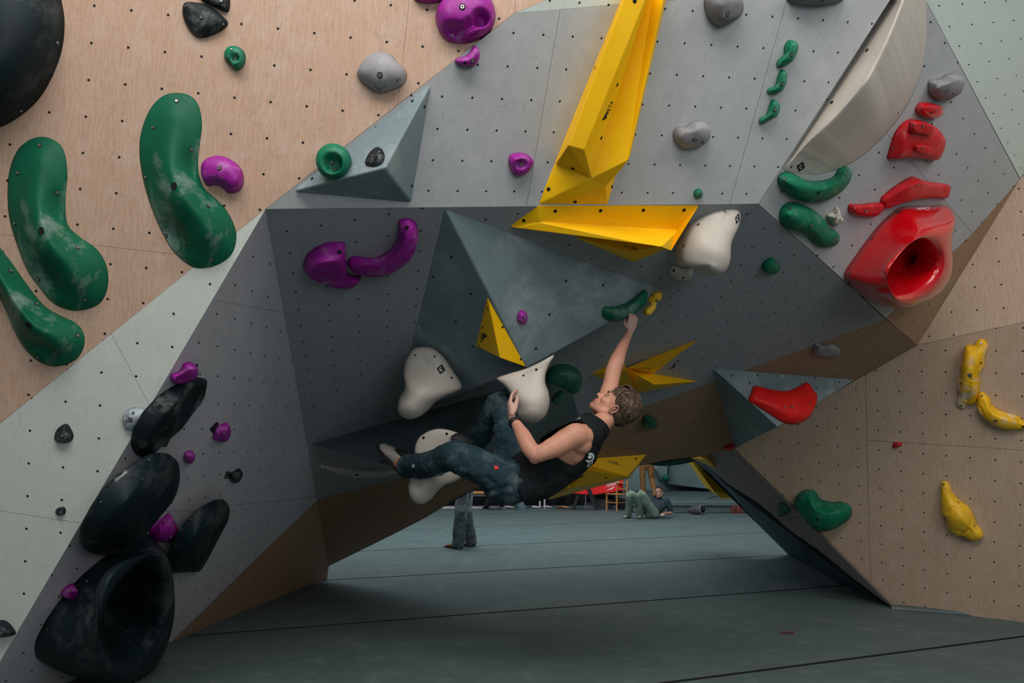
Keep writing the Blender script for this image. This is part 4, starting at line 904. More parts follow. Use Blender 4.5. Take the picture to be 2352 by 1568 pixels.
hold('ribbed_hold', PR2, X5([(5, 1100), (20, 1079), (50, 1085), (75, 1120), (85, 1160), (140, 1215), (205, 1262), (245, 1335), (265, 1390), (300, 1432), (310, 1475), (275, 1500), (220, 1502), (165, 1468), (100, 1460), (55, 1405), (40, 1330), (12, 1300), (5, 1240)]),
     X5([(35, 1140, .05), (60, 1230, .10), (130, 1350, .15), (230, 1450, .09)]), YELH, 'lowest yellow shell-like hold on the right plywood', n=200, rings=26, dents=[(2160+x/3.135, 760+y/3.135, rx, ry, rot, dd, .1) for x, y, rx, ry, rot, dd in [(78, 1290, 26, 3.2, -.55, .05), (85, 1170, 20, 2.6, 1.15, .03), (215, 1400, 26, 3, 1.75, .04), (175, 1455, 18, 2.6, -.6, .035), (120, 1200, 3, 12, .6, .02), (155, 1235, 3, 13, .5, .02), (190, 1270, 3, 13, .4, .02), (222, 1310, 3, 12, .4, .02), (245, 1360, 3, 12, .5, .02), (268, 1410, 3, 12, .6, .02), (130, 1440, 14, 2, .3, .015)]], bolts=X5([(22, 1104, .010), (128, 1232, .009), (243, 1400, .008)]))
for k, (x, y, r) in enumerate([(0, 0, 0)][:0]): pass
# chalked white flank is a second skin of chalk on the ribbed holds
# ------------------------------------------------------------------ left flank and strip
hold('crimp_hold', PL, Z2([(1225, 1305), (1240, 1277), (1290, 1260), (1325, 1205), (1370, 1193), (1403, 1215), (1405, 1262), (1380, 1302), (1300, 1345), (1240, 1343)]), Z2([(1260, 1305, .05), (1350, 1250, .07)]), MAG, 'pink-magenta hold above the long black feather hold', bolts=())
tag(mk('sticker', [PL.pt(x, y, .003) for x, y in Z2([(1400, 1217), (1430, 1208), (1405, 1278)])], [(0, 1, 2)], INK), 'black triangular sticker behind the pink-magenta hold', 'sticker')
FB = hold('feather_hold', PL, [(400, 885), (440, 867), (471, 870), (475, 884), (458, 925), (420, 968), (385, 1000), (350, 1035), (320, 1047), (303, 1030), (302, 1000), (318, 960), (360, 912)], [(440, 890, .04), (390, 940, .09), (335, 1010, .07)], BLK,
     'long black pointed hold streaked with chalk on the left flank', bolts=[(367, 934, .012, 'hole'), (399, 956, .012, 'hole')], n=96, rings=14, rough=.006)
hold('sloper_hold', PS, Z3([(663, 130), (688, 92), (738, 82), (785, 95), (780, 140), (745, 190), (715, 210), (690, 205), (666, 172)]), Z3([(715, 145, .045)]), SPK, 'black and white mottled round hold beside the long black pointed hold', bolts=Z3([(718, 113, .008), (703, 150, .012), (682, 155, .006)]))
hold('crimp_hold', PL, Z3([(1144, 245), (1160, 200), (1195, 172), (1225, 165), (1232, 210), (1216, 250), (1190, 263), (1155, 257)]), Z3([(1195, 220, .06)]), MAG, 'magenta shell hold beside a black square sticker, left flank', bolts=Z3([(1205, 220, .012)]))
hold('crimp_hold', PL, Z3([(988, 355), (995, 325), (1020, 315), (1042, 325), (1035, 365), (1010, 381), (990, 370)]), Z3([(1012, 350, .05)]), MAG, 'tiny magenta hold right of the long black pointed hold', n=40, rings=8)
hold('foothold', PL, Z3([(1238, 475), (1245, 440), (1270, 420), (1290, 411), (1301, 435), (1282, 475), (1255, 483)]), Z3([(1268, 452, .05)]), BLK, 'tiny black hold beside a lettered sticker on the left flank', n=40, rings=8, bolts=Z3([(1280, 452, .008)]))
ST = [('black square sticker behind the magenta shell hold', Z3([(1130, 200), (1168, 160), (1182, 172), (1150, 225)])),
      ('black framed sticker at the foot of the long black pointed hold', Z3([(885, 245), (922, 248), (898, 295), (860, 292)])),
      ('black framed sticker left of the tiny black hold', Z3([(1222, 428), (1262, 432), (1245, 468), (1208, 466)]))]
for i, (lab, q) in enumerate(ST):
    s = tag(mk('sticker', [PL.pt(x, y, .003) for x, y in q], [(0, 1, 2, 3)], INK), lab, 'sticker')
    if i:
        c = (sum(p[0] for p in q)/4, sum(p[1] for p in q)/4)
        for k in (.62, ):
            r = [(c[0]+(p[0]-c[0])*.72, c[1]+(p[1]-c[1])*.72) for p in q]; r2 = [(c[0]+(p[0]-c[0])*.6, c[1]+(p[1]-c[1])*.6) for p in q]
            mk('frame_line', [PL.pt(x, y, .0045) for x, y in r+r2], [(j, (j+1) % 4, 4+(j+1) % 4, 4+j) for j in range(4)], GRH, s)
T1 = rimmed('pill_hold', PL, Z3([(430, 790), (436, 730), (485, 622), (565, 512), (665, 422), (785, 344), (860, 327), (922, 346), (944, 400), (943, 480), (920, 560), (850, 650), (760, 755), (685, 825), (640, 850), (500, 853), (445, 828)]),
     Z3([(424, 790, .10), (432, 730, .11), (483, 618, .12), (562, 508, .12), (662, 418, .12), (782, 338, .11), (865, 321, .10), (925, 344, .10), (944, 400, .10), (934, 468, .11), (885, 540, .12), (810, 620, .13), (745, 700, .13), (695, 780, .13), (672, 840, .12), (600, 856, .11), (490, 856, .10), (438, 828, .10)]),
     Z3([(680, 590, .24)])[0], TEAL, 'large black-teal pill hold with an undercut right side', bulge=.3, inner=1.9, n=140, bolts=Z3([(798, 365, .009), (545, 592, .006), (770, 467, .005)]))
lettering(T1, 'Cheeta', (270.5, 1103), (291, 1085), (-3.5, -4), WINK)
on_surface('label_frame', T1, [(267, 1107), (293, 1084), (288.5, 1079), (263, 1101), (265, 1101), (288, 1081), (291, 1084.3), (268, 1104.6)], [(0, 1, 6, 7), (1, 2, 5, 6), (2, 3, 4, 5), (3, 0, 7, 4)], GRH)
rimmed('pill_hold', PL, Z3([(889, 930), (905, 870), (955, 762), (1033, 662), (1112, 603), (1178, 577), (1211, 592), (1222, 640), (1192, 725), (1130, 850), (1080, 930), (1048, 955), (980, 955), (912, 960)]),
     Z3([(884, 930, .08), (900, 870, .09), (950, 760, .09), (1030, 658, .09), (1110, 598, .09), (1180, 572, .08), (1213, 590, .08), (1218, 640, .09), (1200, 690, .10), (1150, 750, .10), (1100, 820, .11), (1072, 880, .11), (1054, 945, .10), (980, 957, .09), (908, 962, .08)]),
     Z3([(1045, 775, .19)])[0], TEAL, 'smaller black-teal pill hold right of the magenta cup hold', bulge=.3, inner=1.9, n=110, bolts=Z3([(1025, 685, .006), (970, 743, .006)]))
BS = rimmed('scoop_hold', PL, Z3([(187, 1400), (200, 1320), (280, 1180), (400, 1030), (520, 920), (640, 830), (740, 762), (800, 768), (845, 820), (862, 900), (875, 1020), (872, 1130), (850, 1250), (800, 1370), (745, 1440), (690, 1490), (600, 1530), (450, 1532), (330, 1492), (215, 1450)]),
     Z3([(530, 1270, .42), (528, 1190, .42), (548, 1090, .40), (590, 990, .37), (650, 925, .34), (725, 888, .31), (800, 880, .29), (850, 900, .28), (880, 965, .28), (893, 1060, .29), (890, 1150, .31), (872, 1250, .33), (832, 1370, .36), (765, 1448, .39), (700, 1490, .41), (640, 1497, .42), (590, 1460, .43), (548, 1370, .43)]),
     Z3([(715, 1150, .0)])[0], TEAL, 'largest black-teal scoop hold with a deep oval mouth, bottom left', bulge=.25, inner=2.4, n=180, bolts=Z3([(470, 1020, .009), (258, 1280, .006), (480, 1235, .005)]))
hold('cup_hold', PL, Z3([(800, 755), (812, 720), (870, 682), (908, 650), (922, 672), (945, 720), (942, 772), (882, 798), (820, 790)]), Z3([(870, 730, .08)]), MAG, 'magenta cup hold wedged between the black-teal holds', dents=[(371, 1202, 22, 15, -.1, .04, .4)], bolts=Z3([(878, 706, .008, 'hole'), (918, 778, .009)]), n=72, rings=16)
hold('foothold', PL, Z3([(324, 1090), (350, 1050), (392, 1030), (398, 1062), (372, 1097), (340, 1100)]), Z3([(365, 1070, .10)]), MAG, 'small magenta foothold on the left rim of the largest scoop', n=40, rings=8, bolts=Z3([(376, 1075, .009)]))
hold('foothold', PS, Z3([(296, 250), (310, 200), (345, 173), (372, 180), (397, 238), (372, 272), (320, 272)]), Z3([(345, 225, .045), (345, 240, .045)]), BLK, 'black teardrop foothold on the pale strip', bolts=Z3([(338, 234, .012), (356, 197, .006, 'hole')]), rough=.003)
hold('foothold', PS, Z3([(299, 645), (310, 625), (345, 619), (356, 640), (345, 662), (312, 664)]), Z3([(328, 642, .025)]), BLK, 'tiny black foothold on the pale strip joint', n=36, rings=8, bolts=Z3([(328, 646, .008)]))
hold('foothold', PS, Z3([(-60, 1250), (0, 1228), (45, 1240), (85, 1292), (70, 1312), (0, 1321), (-60, 1300)]), Z3([(10, 1278, .05)]), BLK, 'black foothold cut off by the left edge near the bottom corner', n=48, rings=10, bolts=Z3([(10, 1295, .010)]))

hold('edge_hold', facing(1552, 1058, 8.55), [(1484, 1063), (1505, 1069), (1540, 1069.5), (1575, 1064), (1600, 1057), (1618, 1044), (1560, 1040), (1500, 1050)], [(1510, 1060, .03), (1590, 1052, .03)], GRND, 'long dark green hold peeking out below the overhang lip', back=.1, n=60, rings=8)
# ------------------------------------------------------------------ figures
def basis_perp(t, ref):
    t = t.normalized(); a = (ref-t*ref.dot(t))
    a = a.normalized() if a.length > 1e-4 else t.orthogonal().normalized()
    return a, t.cross(a)
def loft(bm, rings, seg=16, cap=True):
    """rings = [(centre, ra, rb, axis_a)]: ra along axis_a, rb across it"""
    n = len(rings); L = []
    for i, (c, ra, rb, ref) in enumerate(rings):
        t = (rings[min(i+1, n-1)][0]-rings[max(i-1, 0)][0])
        if t.length < 1e-6: t = Vector((0, 0, 1))
        a, b = basis_perp(t, ref)
        L.append([bm.verts.new(c+a*ra*math.cos(2*math.pi*k/seg)+b*rb*math.sin(2*math.pi*k/seg)) for k in range(seg)])
    for i in range(n-1):
        for k in range(seg):
            j = (k+1) % seg; bm.faces.new((L[i][k], L[i][j], L[i+1][j], L[i+1][k]))
    if cap:
        for i, s in ((0, -1), (n-1, 1)):
            c, ra, rb, ref = rings[i]
            t = (rings[min(i+1, n-1)][0]-rings[max(i-1, 0)][0]).normalized()*s
            m = L[i]
            for f in (.45, .8, .95):
                sc = math.sqrt(max(0, 1-f*f)); h = min(ra, rb)*f
                m2 = [bm.verts.new(c+(v.co-c)*0+((L[i][k].co-c)*sc)+t*h) for k, v in enumerate(L[i])]
                for k in range(seg):
                    j = (k+1) % seg
                    bm.faces.new((m[k], m[j], m2[j], m2[k]) if s > 0 else (m[j], m[k], m2[k], m2[j]))
                m = m2
            bm.faces.new(m if s > 0 else m[::-1])
def limb(bm, pts, seg=14, ref=None, sub=4):
    """pts = [(P, r) or (P, ra, rb)] smoothed by a spline"""
    P = [Vector(p[0]) for p in pts]; R = [(p[1], p[2] if len(p) > 2 else p[1]) for p in pts]
    out = []; n = len(P)
    for i in range(n-1):
        p0 = P[i-1] if i else P[0]*2-P[1]; p1, p2 = P[i], P[i+1]; p3 = P[i+2] if i+2 < n else P[-1]*2-P[-2]
        for k in range(sub):
            t = k/sub
            c = .5*((2*p1)+(p2-p0)*t+(2*p0-5*p1+4*p2-p3)*t*t+(-p0+3*p1-3*p2+p3)*t**3)
            s = t*t*(3-2*t)
            out.append((c, R[i][0]*(1-s)+R[i+1][0]*s, R[i][1]*(1-s)+R[i+1][1]*s, ref or Vector((.13, .97, .2))))
    out.append((P[-1], R[-1][0], R[-1][1], ref or Vector((.13, .97, .2))))
    loft(bm, out, seg)
def ball(bm, c, r, axes=None, seg=16):
    """ellipsoid: r=(ra,rb,rc) along axes"""
    if isinstance(r, (int, float)): r = (r, r, r)
    A = axes or (Vector((1, 0, 0)), Vector((0, 1, 0)), Vector((0, 0, 1)))
    res = bmesh.ops.create_uvsphere(bm, u_segments=seg, v_segments=seg//2+2, radius=1)
    for v in res['verts']:
        q = v.co.copy(); v.co = c+A[0]*q.x*r[0]+A[1]*q.y*r[1]+A[2]*q.z*r[2]
def fuse(name, bm, mat, parent, voxel=.006, smooth=3, keep=None, wrinkle=None, shell=0.0, tagd=None, factor=.5):
    """one continuous surface out of overlapping lofts"""
    o0 = parent.matrix_world_loc
    bmesh.ops.recalc_face_normals(bm, faces=bm.faces)
    me = bpy.data.meshes.new('tmp'); bm.to_mesh(me); bm.free()
    ob = bpy.data.objects.new('tmp', me); COL.objects.link(ob)
    m = ob.modifiers.new('r', 'REMESH'); m.mode = 'VOXEL'; m.voxel_size = voxel; m.adaptivity = 0
    m = ob.modifiers.new('s', 'SMOOTH'); m.iterations = smooth; m.factor = factor
    bpy.context.view_layer.update()
    dg = bpy.context.evaluated_depsgraph_get(); me2 = bpy.data.meshes.new_from_object(ob.evaluated_get(dg))
    bpy.data.objects.remove(ob); bpy.data.meshes.remove(me)
    b2 = bmesh.new(); b2.from_mesh(me2); bpy.data.meshes.remove(me2)
    if wrinkle:
        b2.normal_update()
        for v in b2.verts: v.co += v.normal*wrinkle(v.co)
    if keep:
        kill = [v for v in b2.verts if not keep(v.co, v.normal)]
        bmesh.ops.delete(b2, geom=kill, context='VERTS')
        bd = [v for v in b2.verts if v.is_boundary]
        for _ in range(14):
            nw = {}
            for v in bd:
                nb = [e.other_vert(v) for e in v.link_edges if e.is_boundary]
                if len(nb) == 2: nw[v] = v.co*.4+(nb[0].co+nb[1].co)*.3
            for v, c in nw.items(): v.co = c
        ring = set(w_ for v in bd for e in v.link_edges for w_ in (e.other_vert(v),))-set(bd)
        for _ in range(3): bmesh.ops.smooth_vert(b2, verts=list(ring), factor=.5, use_axis_x=True, use_axis_y=True, use_axis_z=True)
    bmesh.ops.translate(b2, verts=b2.verts, vec=-o0)
    bvh = BVHTree.FromBMesh(b2)
    me = bpy.data.meshes.new(name); b2.to_mesh(me); b2.free()
    for mm in (mat if isinstance(mat, list) else [mat]): me.materials.append(mm)
    me.polygons.foreach_set('use_smooth', [True]*len(me.polygons))
    w = link(name, me, parent, o0); w.bvh = bvh; w.n = None
    if shell:
        s = w.obj.modifiers.new('cloth', 'SOLIDIFY'); s.thickness = shell; s.offset = 1
    return w
def simple(name, fn, mat, parent, smooth=True):
    bm = bmesh.new(); fn(bm)
    bmesh.ops.recalc_face_normals(bm, faces=bm.faces)
    o0 = parent.matrix_world_loc; bmesh.ops.translate(bm, verts=bm.verts, vec=-o0)
    me = bpy.data.meshes.new(name); bm.to_mesh(me); bm.free(); me.materials.append(mat)
    me.polygons.foreach_set('use_smooth', [smooth]*len(me.polygons))
    return link(name, me, parent, o0)

def head_parts(bm, C, F, U, L, s=1.0):
    """skull, jaw, nose, brow, lips and chin; F forward, U up, L left"""
    def q(f, u, l=0): return C+(F*f+U*u+L*l)*s
    ax = (F, U, L)
    ball(bm, q(-.006, .012), (.098*s, .090*s, .076*s), ax, 24)
    ball(bm, q(.030, -.045), (.060*s, .078*s, .060*s), ax, 20)
    ball(bm, q(.045, .030), (.045*s, .045*s, .056*s), ax, 16)
    for k in (-1, 1):
        limb(bm, [(q(-.012, -.070, .055*k), .020*s), (q(.030, -.105, .043*k), .020*s), (q(.072, -.125, .014*k), .020*s)], 10)
        ball(bm, q(.058, -.055, .034*k), (.026*s, .022*s, .024*s), ax, 12)          # cheek
        ball(bm, q(.078, -.012, .026*k), (.014*s, .009*s, .026*s), ax, 12)          # brow
        ball(bm, q(.096, -.064, .011*k), (.011*s, .008*s, .008*s), ax, 10)          # nostril wing
    ball(bm, q(.082, -.122), (.019*s, .017*s, .020*s), ax, 12)
    limb(bm, [(q(.084, -.022), .009*s), (q(.099, -.042), .010*s), (q(.112, -.060), .0115*s)], 10)
    ball(bm, q(.088, -.088), (.015*s, .008*s, .024*s), ax, 12)
    ball(bm, q(.086, -.100), (.014*s, .008*s, .022*s), ax, 12)
    ball(bm, q(.070, -.095), (.028*s, .035*s, .038*s), ax, 12)
    return q
def face_details(parent, q, C, F, U, L, s, sides=(1, -1), lashes=True):
    ax = (F, U, L)
    for k in sides:
        simple('eye', lambda bm: ball(bm, q(.0735, -.030, .031*k), .0112*s, None, 14), plain_eye, parent)
        simple('iris', lambda bm: ball(bm, q(.0835, -.028, .032*k), (.0045*s, .006*s, .006*s), ax, 10), RUB, parent)
        if lashes: simple('eyelid', lambda bm: limb(bm, [(q(.080, -.026, .019*k), .0035*s), (q(.0855, -.0225, .031*k), .0050*s), (q(.077, -.027, .044*k), .0035*s)], 8), SKIN, parent)
        simple('eyebrow', lambda bm: limb(bm, [(q(.093, -.008, .014*k), .0035*s), (q(.093, -.003, .028*k), .004*s), (q(.082, -.008, .044*k), .0025*s)], 8), HAIR, parent)
        def ear(bm):
            c = q(-.006, -.045, .077*k); A = L*k*.9-F*.35
            A.normalize(); e1 = (U+F*-.12).normalized(); e2 = e1.cross(A).normalized()
            pts = []
            for i in range(15):
                t = 2*math.pi*i/14; r = 1+.12*math.cos(t)
                pts.append((c+e1*.028*s*r*math.cos(t)+e2*.017*s*math.sin(t)+A*.006*s, .0048*s))
            limb(bm, pts, 8, A, 2)
            ball(bm, c-A*.004*s, (.024*s, .015*s, .007*s), (e1, e2, A), 12)
            ball(bm, c-e1*.024*s, (.010*s, .008*s, .006*s), (e1, e2, A), 10)
            limb(bm, [(c+e1*.014*s+A*.007*s, .0032*s), (c+e2*-.006*s+A*.009*s, .0036*s), (c-e1*.012*s+A*.008*s, .003*s)], 8, A, 3)
        simple('ear', ear, SKIN, parent)
    simple('lips', lambda bm: (limb(bm, [(q(.086, -.0905, .022), .0018*s), (q(.1005, -.0885, .009), .0038*s), (q(.1015, -.089, 0), .0038*s), (q(.1005, -.0885, -.009), .0038*s), (q(.086, -.0905, -.022), .0018*s)], 8),
                               limb(bm, [(q(.085, -.094, .020), .0018*s), (q(.0975, -.0975, .008), .0042*s), (q(.098, -.098, -.0), .0042*s), (q(.0975, -.0975, -.008), .0042*s), (q(.085, -.094, -.020), .0018*s)], 8)), LIP, parent)
plain_eye = plain('eye_white', (.34, .30, .28), .25, .02, bmp=0)
def hair_cap(bm, q, F, U, L, s):
    ax = (F, U, L)
    ball(bm, q(-.022, .026), (.098*s, .092*s, .084*s), ax, 24)
    ball(bm, q(-.045, -.035), (.066*s, .060*s, .072*s), ax, 20)
def hand(bm, wrist, palmdir, side, normal, s=1.0, curl=.5, spread=.16, thumb_side=1, thumb=None, curls=None):
    """palm with four fingers and a thumb; palmdir wrist->knuckles, side towards the thumb, normal out of the palm"""
    d, sd, nn = palmdir.normalized(), side.normalized(), normal.normalized()
    k = wrist+d*.085*s
    loft(bm, [(wrist, .026*s, .019*s, sd), (wrist+d*.03*s, .035*s, .018*s, sd), (wrist+d*.065*s, .041*s, .016*s, sd), (k, .038*s, .013*s, sd)], 14)
    lens = [.078, .088, .082, .064]
    for i in range(4):
        off = (1.5-i)*.0195*s; b = k+sd*off-d*.006*s
        cu = curls[i] if curls else curl
        dd = (d+sd*(1.5-i)*spread*.35).normalized(); P = [b]; a = 0
        L_ = lens[i]*s
        for j, f in enumerate((.46, .30, .24)):
            a += cu*(.7 if j == 0 else .95)
            P.append(P[-1]+(dd*math.cos(a)+nn*math.sin(a))*L_*f)
        limb(bm, [(b-d*.02*s, .0088*s)]+[(p, (.0096, .0092, .0085, .0072)[j]*s) for j, p in enumerate(P)], 10, sub=3)
        ball(bm, b, .0105*s, None, 10)
    tb = wrist+d*.025*s+sd*.026*s
    if thumb: P = [tb]+thumb
    else: P = [tb, tb+(d*.5+sd*.75+nn*.25).normalized()*.038*s, tb+(d*.5+sd*.75+nn*.25).normalized()*.038*s+(d*.9+sd*.3+nn*.35).normalized()*.032*s]
    if not thumb: P.append(P[-1]+(d*.9+sd*.1+nn*.45).normalized()*.024*s)
    limb(bm, [(P[0], .015*s), (P[1], .0125*s), (P[2], .011*s), (P[3], .0085*s)], 10, sub=4)
def shoe(parent, heel, toe, up, s=1.0, mat=RUB, mat2=None, name='shoe', sole=None):
    d = (toe-heel); L_ = d.length; d.normalize(); a = d.cross(up).normalized(); up = a.cross(d).normalized()
    def up_(bm):
        loft(bm, [(heel+up*.030*s, .026*s, .034*s, a), (heel+d*L_*.18+up*.036*s, .034*s, .040*s, a), (heel+d*L_*.42+up*.034*s, .036*s, .036*s, a), (heel+d*L_*.68+up*.026*s, .046*s, .026*s, a), (heel+d*L_*.88+up*.018*s, .040*s, .018*s, a), (toe+up*.014*s, .024*s, .012*s, a)], 16)
    w = simple(name, up_, mat, parent)
    simple('sole', lambda bm: loft(bm, [(heel+up*.002*s, .030*s, .011*s, a), (heel+d*L_*.2, .037*s, .011*s, a), (heel+d*L_*.45, .037*s, .010*s, a), (heel+d*L_*.7, .050*s, .010*s, a), (heel+d*L_*.9, .043*s, .010*s, a), (toe+up*.002*s+d*.008*s, .024*s, .009*s, a)], 16), sole or RUB, w)
    return w, d, a, up
# ------------------------------------------------------------------ the climber
def D(x, y, z): return RT*x+UP*y+FW*z
def skin_mat(name, base, spots):
    """skin with stubble / chalk where the person has them: spots = [(world centre, radius, colour, strength)], relative to origin o"""
    m, nt, b = newmat(name)
    tc = nt.nodes.new('ShaderNodeTexCoord').outputs['Object']
    c = ramp(nt, nnoise(nt, tc, 14, 5), [(.3, tuple(x*.9 for x in base)), (.7, tuple(x*1.1 for x in base))])
    for ctr, rad, col, st in spots:
        s = nt.nodes.new('ShaderNodeVectorMath'); s.operation = 'DISTANCE'; nt.links.new(tc, s.inputs[0]); s.inputs[1].default_value = tuple(ctr)
        f = ramp(nt, mth(nt, 'DIVIDE', s.outputs['Value'], rad*1.3), [(.55, (st,)*3), (1.0, (0, 0, 0))])
        n = ramp(nt, nnoise(nt, tc, 60, 4), [(.3, (.6,)*3), (.7, (1, 1, 1))])
        c = mixc(nt, mth(nt, 'MULTIPLY', f, n), c, col)
    nt.links.new(c, b.inputs['Base Color']); b.inputs['Roughness'].default_value = .5; b.inputs['Specular IOR Level'].default_value = .35
    b.inputs['Subsurface Weight'].default_value = .06; b.inputs['Subsurface Radius'].default_value = (.02, .008, .004); b.inputs['Subsurface Scale'].default_value = .4
    bump(nt, b, nnoise(nt, tc, 300, 3), .12, .001)
    return m
def climber():
    root = empty('person', Pd(1165, 1155, 4.15)); o0 = root.matrix_world_loc
    tag(root, 'climber in black tank top and dark teal trousers hanging under the overhang by both hands', 'person')
    hC = Pd(1420, 930, 4.22); F = D(-.53, .80, .18).normalized(); U = D(.84, .55, .04); U = (U-F*U.dot(F)).normalized(); L = U.cross(F)
    if L.dot(FW) > 0: L = -L
    SK = skin_mat('skin_climber', (.56, .27, .18), [])
    bm = bmesh.new()
    q = head_parts(bm, hC, F, U, L)
    LA = (Pd(1337, 1000, 3.97)-Pd(1385, 945, 4.32)).normalized()
    ref = LA
    T = [(Pd(1150, 1104, 4.17), .15, .10), (Pd(1180, 1098, 4.17), .165, .105), (Pd(1222, 1083, 4.17), .15, .100), (Pd(1268, 1060, 4.16), .165, .115), (Pd(1318, 1022, 4.14), .178, .122), (Pd(1350, 992, 4.15), .15, .088), (Pd(1370, 977, 4.17), .085, .065)]
    limb(bm, T, 24, ref, 4)
    limb(bm, [(Pd(1362, 985, 4.17), .078, .066), (Pd(1388, 965, 4.19), .058, .056), (Pd(1403, 949, 4.21), .054, .056)], 18, ref)
    for e, d in (((1337, 996), 4.00), ((1386, 950), 4.28)):
        limb(bm, [(Pd(1390, 968, 4.19), .036), (Pd((1390+e[0])/2, (968+e[1])/2, (4.19+d)/2), .040), (Pd(e[0], e[1], d), .050)], 14)
    # left arm with shoulder cap, biceps, triceps and forearm bulge
    limb(bm, [(Pd(1340, 1001, 3.99), .058), (Pd(1322, 1000, 3.96), .068), (Pd(1298, 1013, 3.94), .058), (Pd(1272, 1027, 3.92), .056), (Pd(1246, 1039, 3.90), .046), (Pd(1229, 1044, 3.90), .041), (Pd(1215, 1026, 3.92), .045), (Pd(1203, 1003, 3.97), .042), (Pd(1190, 980, 4.03), .031), (Pd(1179, 964, 4.07), .026, .022)], 18)
    ball(bm, Pd(1228, 1051, 3.90), .034, None, 12)
    ball(bm, Pd(1335, 1018, 3.99), .060, None, 16); ball(bm, Pd(1318, 1040, 4.03), .064, None, 16); ball(bm, Pd(1292, 1048, 4.06), .060, None, 16)
    # right arm reaching up
    limb(bm, [(Pd(1385, 950, 4.30), .062), (Pd(1394, 915, 4.34), .054), (Pd(1403, 880, 4.39), .047), (Pd(1408, 855, 4.42), .048), (Pd(1415, 834, 4.44), .047), (Pd(1427, 803, 4.49), .036), (Pd(1439, 778, 4.54), .027), (Pd(1447, 762, 4.56), .025, .021)], 18)
    # hands
    w = Pd(1177, 962, 4.07)
    hand(bm, w, D(-.16, .90, .36), D(.1, .25, -1), D(1, .1, .25), 1.1, curls=[.42, .45, .5, .55], thumb=[Pd(1183, 938, 4.06), Pd(1186.5, 923, 4.08), Pd(1189, 910, 4.10)])
    w = Pd(1448, 760, 4.56)
    hand(bm, w, D(.24, .96, .12), D(-.80, .28, -.52), D(-.50, .15, .85), 1.02, curls=[1.0, 1.0, 1.05, 1.1], thumb=[Pd(1437, 748, 4.55), Pd(1435, 738, 4.58), Pd(1440, 730, 4.62)])
    # legs under the cloth, down to the bare ankle
    limb(bm, [(Pd(1165, 1100, 4.08), .095), (Pd(1120, 1076, 4.11), .075), (Pd(1085, 1063, 4.16), .072), (Pd(1042, 1050, 4.28), .060), (Pd(1008, 1060, 4.38), .056), (Pd(975, 1069, 4.52), .056), (Pd(945, 1070, 4.66), .044), (Pd(921, 1067, 4.75), .034), (Pd(912, 1063, 4.83), .030)], 16)
    limb(bm, [(Pd(1180, 1088, 4.27), .095), (Pd(1166, 1000, 4.37), .072), (Pd(1152, 925, 4.45), .055), (Pd(1126, 965, 4.55), .053), (Pd(1092, 1012, 4.66), .036), (Pd(1065, 1012, 4.68), .034)], 16)
    body = fuse('body', bm, SK, root, .0052, 5)
    b = SK
    # stubble on the jaw, chalk on both hands: painted once the body frame is known
    tc_spots = [(q(.055, -.118)-o0, .055, (.20, .10, .06), .60), (q(.07, -.10)-o0, .030, (.22, .11, .07), .35), (Pd(1174, 930, 4.1)-o0, .09, (.55, .42, .40), .6), (Pd(1458, 738, 4.56)-o0, .09, (.55, .42, .40), .6), (q(.1, -.06)-o0, .022, (.62, .22, .17), .5), (Pd(1228, 1055, 3.9)-o0, .05, (.55, .24, .20), .5)]
    body.obj.data.materials[0] = skin_mat('skin_with_stubble', (.56, .27, .18), tc_spots)
    face_details(root, q, hC, F, U, L, 1.0, (1, -1))
    # hair: cap plus locks swept back from the forehead
    def cap(bm):
        hair_cap(bm, q, F, U, L, 1.0)
        ball(bm, q(.048, .066), (.034, .030, .058), (F, U, L), 16); ball(bm, q(-.055, .045), (.062, .062, .066), (F, U, L), 16)
    bm = bmesh.new(); cap(bm)
    def kp(v, n):
        r = v-hC; f, u, l = r.dot(F), r.dot(U), r.dot(L)
        if f > .052+max(0, u-.03)*.9: return False
        if u < -.035 and f > -.018: return False
        if u < -.078: return False
        return True
    hair = fuse('hair', bm, HAIR, root, .006, 3, keep=kp, wrinkle=lambda c: .006*noise.noise(Vector((c.dot(L)*55, c.dot(F)*14, c.dot(U)*14)))+.003)
    rnd = random.Random(3)
    for pal, num in ((HAIR, 900), (HAIRL, 260)):
        bm = bmesh.new()
        for k in range(num):
            th = rnd.uniform(-1.35, 1.35); ph = rnd.uniform(-.55, 2.5)      # side angle, angle from the forehead over the crown to the nape
            if pal is HAIRL and ph > 1.9: ph -= 1.2
            P = []; n = 7; ln_ = rnd.uniform(.5, 1.05); lift = rnd.uniform(.0, .006)
            wv = rnd.uniform(-.12, .12)
            for i in range(n):
                a = ph+ln_*i/(n-1); s_ = th*(1-.10*i/(n-1))+wv*(i/(n-1))**2*.4
                rr = 1.0+lift*6*math.sin(math.pi*i/(n-1)*.8)*.5
                f = math.cos(a)*math.cos(s_*.95); u = math.sin(a)*math.cos(s_*.95); l = math.sin(s_*.95)
                if a < .35 and abs(s_) > .55: u += .15
                P.append(q(-.012+f*.100*rr*1.04, .022+u*.094*rr*1.08, l*.088*rr))
            tip = P[-1]-hC
            if pal is HAIR and (P[0]-hC).dot(U) < -.03 and (P[0]-hC).dot(F) > -.02: continue
            if any(((p-hC).dot(F) > .085 and (p-hC).dot(U) < .035) or ((p-hC).dot(U) < -.085) for p in P): continue
            r0 = rnd.uniform(.0009, .0019)
            P[-1] = P[-1]+(P[-1]-hC).normalized()*rnd.uniform(0, .012)
            limb(bm, [(p, r0*(.55+.9*math.sin(math.pi*(i+.7)/(n+.2)))) for i, p in enumerate(P)], 5, None, 2)
